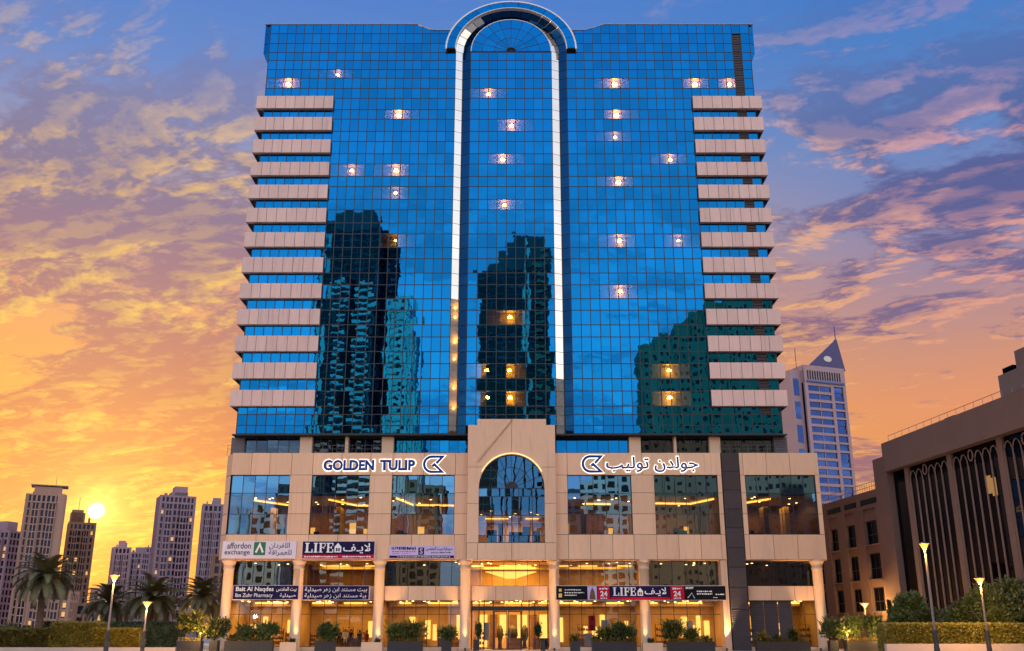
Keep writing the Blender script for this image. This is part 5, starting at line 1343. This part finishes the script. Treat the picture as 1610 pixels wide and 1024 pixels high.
zz = rng.uniform(.3, 4.8, 1800); an = rng.uniform(0, 6.28, 1800); rr_ = (1 - zz / 5) * .62 * np.sqrt(rng.random(1800))
me = leaf_mesh('crown', M_leafd, np.stack([rr_ * np.cos(an), rr_ * np.sin(an), zz], 1), np.stack([np.cos(an), np.sin(an), .5 + 0 * an], 1), .22, .04, .4)
lo = bpy.data.objects.new('crown', me); COL.objects.link(lo); lo.parent = co
for k, (px, Y, h, rx, lab_) in enumerate(((8, 2, 3.0, 2.2, 'round bush above the far left hedge'), (40, 20, 2.6, 1.8, 'dark bush left of the leftmost palm trunk'), (100, 25, 3.0, 2.0, 'round bush right of the leftmost palm trunk'), (128, 26, 2.6, 2.0, 'small bush behind the tall hedge block'),
                                          (160, 16, 2.8, 2.2, 'bush under the small palm by the lamp'), (205, 15, 2.9, 2.4, 'bush behind the bright hedge'), (262, 14, 2.9, 2.0, 'bush below the two right palms'))):
    tree('shrub', lab_, 'shrub', px, Y, h, rx, M_leafd if k % 2 else M_leaf, n=2400, ln=.26, wd=.07, trunk_h=.5)
def palm_crown(seed, nf=58, Lf=3.3):
    r = np.random.default_rng(seed); q = MB()
    for k in range(nf):
        az = 2.399 * k + r.normal(0, .15); e0 = R(84) - (k / nf) ** .9 * R(112) + r.normal(0, .08); L = Lf * r.uniform(.85, 1.1); ns = 13
        p_ = Vector((0, 0, 0)); pts = [p_.copy()]; ee = e0
        for s_ in range(ns):
            dv = Vector((math.cos(az) * math.cos(ee), math.sin(az) * math.cos(ee), math.sin(ee))); p_ = p_ + dv * (L / ns); pts.append(p_.copy()); ee -= R(4.5) + R(3.5) * s_ / ns
        q.tube(pts, [.035 * (1 - i / (ns + 2)) + .006 for i in range(ns + 1)], 4)
        for s_ in range(2, ns * 3 + 1):
            f_ = s_ / (ns * 3); i = min(ns - 1, int(f_ * ns)); base_ = pts[i].lerp(pts[i + 1], f_ * ns - i)
            dv = (pts[i + 1] - pts[i]).normalized(); sv = dv.cross(Vector((0, 0, 1))); sv = sv.normalized() if sv.length > .01 else Vector((1, 0, 0)); uv = sv.cross(dv)
            ll = .70 * math.sin(math.pi * (.18 + .78 * f_)) + .1
            for sg in (-1, 1):
                tip = base_ + (sv * sg * .72 + dv * .75 + uv * .28 + Vector((0, 0, -.12))).normalized() * ll
                n = len(q.v); w2 = dv * .050
                q.v += [tuple(base_ - w2), tuple(base_ + w2), tuple(base_.lerp(tip, .55) + w2 * 1.1), tuple(tip)]; q.f.append((n, n + 1, n + 2, n + 3))
    return q.mesh('crown', M_palm)
crowns = [palm_crown(3), palm_crown(8)]
for k, (px, py, Y, sc_, lab_) in enumerate(((72, 907, 2, 1.12, 'tall date palm at the left with its full trunk showing'), (240, 941, 8, 1.16, 'date palm behind the short left lamp'), (319, 938, 8, 1.02, 'date palm next to the podium left column'), (172, 948, 12, 1.08, 'date palm partly behind the tall left lamp'))):
    x, zc_ = P(px, py, Y); o = empty('palm_tree', (x, Y, 0), 0, local=True); tag(o, lab_, 'palm')
    q = MB(); n = 15; pts = []; rd_ = []
    for i in range(n): pts.append((.06 * math.sin(i * .5), 0, zc_ * i / (n - 1))); rd_.append((.34 - .10 * i / n) * (1.12 if i % 2 else .96) * sc_)
    q.tube(pts, rd_, 9); q.build('trunk', M_bark, o)
    c_ = bpy.data.objects.new('crown', crowns[k % 2]); COL.objects.link(c_); c_.parent = o; c_.location = (.06 * math.sin(7), 0, zc_ - .05); c_.rotation_euler = (0, 0, k * 1.1); c_.scale = (sc_, sc_, sc_ * .92)

# ------------------------------------------------------------------ planters and their plants
def planter(label, a, c, ytop, Y, m, dp=.9):
    x0, x1 = X(a, ytop, Y), X(c, ytop, Y); z = Z(ytop, Y)
    o = empty('planter', ((x0 + x1) / 2, Y + dp / 2, .1)); tag(o, label, 'planter')
    q = MB(); t = .06
    q.box(x0, x1, Y, Y + t, .1, z).box(x0, x1, Y + dp - t, Y + dp, .1, z).box(x0, x0 + t, Y + t, Y + dp - t, .1, z).box(x1 - t, x1, Y + t, Y + dp - t, .1, z)
    q.build('box', m, o); part('soil', M_soil, o, x0 + t, x1 - t, Y + t, Y + dp - t, .15, z - .08)
    return (x0, x1, z, Y + dp / 2)
def strap_plant(label, x, y, z, h, r, n, m, name='potted_plant', wd=.05, cat='plant'):
    o = empty(name, (x, y, z - .1), 0, local=True); tag(o, label, cat); q = MB()
    for k in range(n):
        az = random.uniform(0, 6.28); e0 = R(random.uniform(35, 88)); L = h * random.uniform(.65, 1.1); p_ = Vector((random.gauss(0, r * .25), random.gauss(0, r * .15), random.uniform(0, h * .25))); ee = e0; ns = 4; prev = None
        for s_ in range(ns + 1):
            dv = Vector((math.cos(az) * math.cos(ee), math.sin(az) * math.cos(ee), math.sin(ee))); sv = Vector((-math.sin(az), math.cos(az), 0)) * wd * (1 - (s_ / (ns + .3)) ** 2) * (.6 + .8 * (s_ > 0))
            cur = (tuple(p_ - sv), tuple(p_ + sv)); n_ = len(q.v)
            if prev: q.v += [prev[0], prev[1], cur[1], cur[0]]; q.f.append((n_, n_ + 1, n_ + 2, n_ + 3))
            prev = cur; p_ = p_ + dv * (L / ns); ee -= R(random.uniform(14, 30))
    q.build('leaves', m, o); return o
def bush_plant(label, x, y, z, w_, h, m, n=900, ln=.28, wd=.055, stem=0.0, name='potted_shrub'):
    o = empty(name, (x, y, z - .1), 0, local=True); tag(o, label, 'shrub')
    q = MB().tube([(0, 0, 0), (0, 0, .1 + stem + h * .4)], [.05, .03], 6)
    for a in range(4): q.tube([(0, 0, .1 + stem), (w_ * .25 * math.cos(a * 1.6), w_ * .2 * math.sin(a * 1.6), .1 + stem + h * .6)], [.03, .012], 5)
    q.build('stem', M_trunk, o); crown('leaves', m, o, w_ / 2, w_ / 2.4, h / 2, .1 + stem + h / 2, n, ln, wd, 13, .6)
    nn = int(n * .12); a_ = rng.uniform(0, 6.28, nn); rr_ = rng.uniform(.5, 1.0, nn); zz_ = rng.uniform(.2, .95, nn)
    pp = np.stack([rr_ * np.cos(a_) * w_ * .42, rr_ * np.sin(a_) * w_ * .36, .1 + stem + h * zz_], 1); me_ = leaf_mesh('shoots', M_leafy if rng.random() < .5 else m, pp, np.stack([np.cos(a_), np.sin(a_), 1.2 + 0 * a_], 1), ln * 1.4, wd * .8, .35)
    so_ = bpy.data.objects.new('shoots', me_); COL.objects.link(so_); so_.parent = o; return o
YPn = -3.2
pls = [  # label of planter, x0, x1, ytop, material, plants
 ('long charcoal planter under the leftmost shop window', 353, 428, 1008, M_plant, [('s', 366, .9, 'spiky plant at the left end of the leftmost shop planter'), ('b', 385, 1.3, 'leafy shrub in the left half of the leftmost shop planter'), ('b', 416, 1.7, 'dense round shrub in the right half of the leftmost shop planter')]),
 ('square pale stone planter beside the second column', 440, 466, 1010, M_stone_l, [('s', 459, .6, 'small spiky plant in the pale planter by the second column')]),
 ('charcoal cube planter before the second shopfront', 495, 526, 1008, M_plant, [('b', 515, 1.5, 'upright leafy shrub before the second shopfront')]),
 ('square pale stone planter beside the third column', 568, 601, 1010, M_stone_l, [('s', 593, .6, 'small spiky plant by the third column')]),
 ('long charcoal planter before the third shopfront', 609, 664, 1008, M_plant, [('b', 624, 1.7, 'left of two round shrubs before the third shopfront'), ('b', 650, 1.8, 'right of two round shrubs before the third shopfront')]),
 ('narrow charcoal planter left of the entrance column', 694, 709, 1008, M_plant, [('b', 703, 1.2, 'small shrub left of the entrance column')]),
 ('slim charcoal pot at the left of the entrance doors', 744, 753, 1006, M_plant, [('t', 752, 1.7, 'clipped topiary at the left of the entrance doors')]),
 ('slim charcoal pot at the right of the entrance doors', 850, 857, 1006, M_plant, [('t', 846, 1.7, 'clipped topiary at the right of the entrance doors')]),
 ('narrow charcoal planter right of the entrance column', 897, 912, 1008, M_plant, [('s', 903, 1.0, 'spiky yellow plant right of the entrance column')]),
 ('long charcoal planter before the fifth shopfront', 931, 1001, 1009, M_plant, [('s', 936, .9, 'spiky plant at the left end of the fifth shop planter'), ('b', 953, 1.2, 'small shrub in the middle of the fifth shop planter'), ('b', 980, 1.7, 'large round shrub in the fifth shop planter')]),
 ('square pale stone planter beside the sixth column', 1011, 1042, 1011, M_stone_l, [('s', 1023, .7, 'spiky plant in the pale planter by the sixth column')]),
 ('long charcoal planter before the sixth shopfront', 1050, 1124, 1009, M_plant, [('b', 1060, 1.9, 'largest round shrub before the sixth shopfront'), ('b', 1087, 1.0, 'small middle shrub before the sixth shopfront'), ('s', 1110, .9, 'yellow spiky plant before the sixth shopfront')]),
 ('long charcoal planter before the louvred right bay', 1190, 1274, 1009, M_plant, [('s', 1200, 1.4, 'yellow tipped strappy plant left of the louvred bay'), ('s', 1222, 1.0, 'low strappy plant in the middle of the louvred bay planter'), ('s', 1248, 1.7, 'large arching strappy plant before the louvred bay')]),
 ('narrow charcoal planter right of the last column', 1305, 1318, 1007, M_plant, [('b', 1312, 1.9, 'loose shrub right of the last column')]),
 ('charcoal planter with two round potted trees at the right', 1331, 1391, 1008, M_plant, [('r', 1347, 1.9, 'left of two round potted trees at the right'), ('r', 1376, 1.9, 'right of two round potted trees at the right')]),
 ('charcoal planter left of the podium corner', 278, 316, 1008, M_plant, [('r', 296, 2.5, 'broad potted tree left of the podium corner')]),
 ('narrow charcoal planter next to the podium left column', 329, 342, 1007, M_plant, [('b', 337, 2.0, 'leafy shrub next to the podium left column')]),
]
for (lab_, a, c, yt_, m, plants) in pls:
    Yp = YPn if 720 > a or a > 890 else -1.6
    x0, x1, zp, yc = planter(lab_, a, c, yt_, Yp, m)
    if c - a > 30 and m is M_plant:
        for j in range(int((c - a) / 9)):
            pass
        gc = empty('ground_cover', ((x0 + x1) / 2, yc, zp - .1), 0, local=True); tag(gc, 'golden ground cover in the ' + lab_, 'plant'); q = MB()
        for j in range(int((x1 - x0) * 90)):
            px_ = Vector((random.uniform(x0 - (x0 + x1) / 2 + .1, (x1 - x0) / 2 - .1), random.uniform(-.42, .3), .08)); az = random.uniform(0, 6.28); L = random.uniform(.18, .5); tp = px_ + Vector((math.cos(az) * L * .6, math.sin(az) * L * .5 - .05, L * random.uniform(.5, 1.0))); sv = Vector((-math.sin(az), math.cos(az), 0)) * .035
            n_ = len(q.v); md_ = px_.lerp(tp, .55) + Vector((0, 0, .06)); q.v += [tuple(px_), tuple(md_ - sv), tuple(tp), tuple(md_ + sv)]; q.f.append((n_, n_ + 1, n_ + 2, n_ + 3))
        q.build('leaves', M_leafy, gc)['kind'] = 'stuff'
    for (k, px, h, pl_) in plants:
        x = X(px, yt_, yc)
        if k == 's': strap_plant(pl_, x, yc, zp, h, .5, int(60 + 50 * h), M_leafy if 'yellow' in pl_ else M_leaf, wd=.045)
        elif k == 'b': bush_plant(pl_, x, yc, zp, h * 1.45, h * 1.02, M_leaf if random.random() < .75 else M_leafd, n=int(820 * h), ln=.40, wd=.06)
        elif k == 't': bush_plant(pl_, x, yc, zp, .75, h, M_leafd, n=1500, ln=.14, wd=.035, name='topiary')
        else: bush_plant(pl_, x, yc, zp, h * 1.05, h * .85, M_leaf, n=3200, ln=.40, wd=.05, stem=.55, name='potted_tree')

# ------------------------------------------------------------------ street lamps
def street_lamp(label, px, py, dist, energy=2200):
    Y = CY + dist; x, zh_ = P(px, py, Y); o = empty('street_lamp', (x, Y, 0), 0, local=True); tag(o, label, 'street lamp')
    MB().lathe([(.17, 0), (.17, .9), (.13, 1.2), (.13, 1.9), (.085, 2.0)], 0, 0, 14).build('base', M_poled, o)
    MB().lathe([(.08, 1.95), (.055, zh_ - .25), (.09, zh_ - .22)], 0, 0, 12).build('pole', M_pole, o)
    s_ = dist / 70
    ml = MB().lathe([(.10, zh_ - .22), (.20 * s_, zh_ - .05), (.30 * s_, zh_ + .13)], 0, 0, 18); ml.build('lamp_shade', E_street, o)
    MB().lathe([(.34 * s_, zh_ + .132), (.36 * s_, zh_ + .16), (.10, zh_ + .24)], 0, 0, 18).build('lamp_cap', M_poled, o)
    ld = bpy.data.lights.new('lamp_light', 'POINT'); ld.energy = energy; ld.color = (1, .52, .14); ld.shadow_soft_size = .25
    lo = bpy.data.objects.new('lamp_light', ld); COL.objects.link(lo); lo.parent = o; lo.location = (0, 0, zh_ - .4)
street_lamp('tall street lamp standing before the left hedges', 180, 908, 72); street_lamp('shorter street lamp left of the corner planter', 231.5, 949.5, 84)
street_lamp('tallest street lamp in front of the arcaded building', 1453, 859, 62); street_lamp('shorter street lamp at the right before the hedge', 1540.5, 913, 71)
street_lamp('small distant street lamp behind the potted trees', 1359.5, 951, 108)
def garden_light(label, px, py, Y):
    x, zh_ = P(px, py, Y); o = empty('garden_light', (x, Y, 0), 0, local=True); tag(o, label, 'garden light')
    MB().lathe([(.05, .05), (.04, zh_ - .12), (.07, zh_ - .1)], 0, 0, 8).build('post', M_poled, o)
    ml = MB().lathe([(.05, zh_ - .1), (.13, zh_), (.05, zh_ + .1)], 0, 0, 10); ml.smooth = True; ml.build('globe', E_street, o)
    ld = bpy.data.lights.new('globe_light', 'POINT'); ld.energy = 420; ld.color = (1, .55, .15); ld.shadow_soft_size = .15
    lo = bpy.data.objects.new('globe_light', ld); COL.objects.link(lo); lo.parent = o; lo.location = (0, -.3, zh_ + .05)
garden_light('glowing globe light before the corner planter at the left', 315.5, 996, YPn - .6); garden_light('glowing globe light left of the potted trees at the right', 1332, 998, YPn - .6)
garden_light('dim globe light right of the potted trees', 1388, 999, YPn - .6)

# ------------------------------------------------------------------ people behind the second shopfront
M_skin = mat('skin', (.35, .20, .13), .6); M_hair = mat('dark_hair', (.015, .012, .01), .6); M_suit = mat('dark_clothes', (.018, .018, .024), .8); M_shirt = mat('white_shirt', (.7, .68, .66), .8); M_maroon = mat('maroon_clothes', (.20, .02, .04), .8)
def person(label, x, y, z0, m, sit=False, face=0.0):
    o = empty('person', (x, y, z0), face, local=True); tag(o, label, 'person', 'people inside the second shop')
    hip = .50 if sit else .93
    J = {'pel': (0, 0, hip), 'chest': (0, .02, hip + .38), 'neck': (0, .0, hip + .54), 'head': (0, -.03, hip + .62), 'crown': (0, -.02, hip + .78)}
    rad = {'pel': .15, 'chest': .17, 'neck': .06, 'head': .085, 'crown': .075}; E_ = [('pel', 'chest'), ('chest', 'neck'), ('neck', 'head'), ('head', 'crown')]
    for s_, n in ((-1, 'l'), (1, 'r')):
        J['sh' + n] = (s_ * .19, .02, hip + .46); J['el' + n] = (s_ * .25, -.03, hip + .18); J['ha' + n] = (s_ * .22, -.20 if sit else -.10, hip - .02 + (.1 if sit else 0)); rad.update({'sh' + n: .065, 'el' + n: .048, 'ha' + n: .038})
        J['th' + n] = (s_ * .10, -.02, hip - .06); J['kn' + n] = (s_ * .11, -.42 if sit else -.03, hip - .02 if sit else .50); J['an' + n] = (s_ * .11, -.42 if sit else .02, .09); J['to' + n] = (s_ * .12, (-.42 if sit else .02) - .17, .045)
        rad.update({'th' + n: .095, 'kn' + n: .062, 'an' + n: .045, 'to' + n: .04})
        E_ += [('chest', 'sh' + n), ('sh' + n, 'el' + n), ('el' + n, 'ha' + n), ('pel', 'th' + n), ('th' + n, 'kn' + n), ('kn' + n, 'an' + n), ('an' + n, 'to' + n)]
    keys = list(J); me = bpy.data.meshes.new('body'); me.from_pydata([J[k] for k in keys], [(keys.index(a), keys.index(c)) for a, c in E_], [])
    b_ = bpy.data.objects.new('body', me); COL.objects.link(b_); md = b_.modifiers.new('skin', 'SKIN')
    for i, k in enumerate(keys): me.skin_vertices[0].data[i].radius = (rad[k], rad[k] * (.72 if k in ('pel', 'chest') else 1)); me.skin_vertices[0].data[i].use_root = k == 'pel'
    ss = b_.modifiers.new('sub', 'SUBSURF'); ss.levels = 2; ss.render_levels = 2
    dg = bpy.context.evaluated_depsgraph_get(); nm = bpy.data.meshes.new_from_object(b_.evaluated_get(dg)); b_.modifiers.clear(); b_.data = nm
    nm.materials.clear(); nm.materials.append(m); nm.materials.append(M_skin)
    for p_ in nm.polygons:
        p_.use_smooth = True
        if p_.center.z > hip + .53 or (abs(p_.center.x) > .17 and p_.center.z < hip + .06 and p_.center.z > hip - .12 and p_.center.y < -.06): p_.material_index = 1
    b_.parent = o
    ml = MB().lathe([(.095, hip + .70), (.105, hip + .76), (.085, hip + .84), (.02, hip + .875)], 0, .0, 12); ml.smooth = True; ml.build('hair', M_hair, o)
    return o
zf = zg0 - .3 + .1
def xs_(px): return X(px, 1000, 3.5)
person('person in dark clothes standing behind the second shopfront door', xs_(566), 3.2, zf, M_suit, False, .3)
person('person in maroon standing at the right of the second shopfront', xs_(575), 4.2, zf, M_maroon, False, -.4)
for k, px in enumerate((533, 542, 551)):
    person(['leftmost of three people seated behind the second shopfront', 'middle one of three people seated behind the second shopfront', 'rightmost of three people seated behind the second shopfront'][k], xs_(px), 3.8, zf + .55, (M_suit, M_shirt, M_suit)[k], True, .2 * k)
    st = empty('bar_stool', (xs_(px), 3.86, zf), 0, local=True); tag(st, ['stool under the leftmost seated person in the second shop', 'stool under the middle seated person in the second shop', 'stool under the rightmost seated person in the second shop'][k], 'stool')
    MB().lathe([(.20, .93), (.21, .98), (.18, .99)], 0, 0, 14).build('seat', M_wood, st); MB().lathe([(.19, 0), (.19, .03), (.03, .06), (.03, .93)], 0, 0, 12).build('leg', M_pole, st)
# posters and a display inside the shop windows
for k, (a, c, yt_, yb_, m, lab_) in enumerate(((925, 936, 968, 992, M_sred, 'red hanging poster inside the fifth shopfront'), (945, 958, 975, 995, M_swhite, 'white lit poster inside the fifth shopfront'), (1079, 1089, 977, 992, M_swhite, 'white poster inside the sixth shopfront'), (919, 931, 996, 1016, M_swhite, 'pale blue stand poster at the fifth shopfront'), (761, 769, 979, 1007, M_swhite, 'tall white banner left of the entrance doors'))):
    Yq = YG + .35; o = part('poster', m, None, X(a, yt_, Yq), X(c, yt_, Yq), Yq, Yq + .03, Z(yb_, Yq), Z(yt_, Yq)); tag(o, lab_, 'poster')
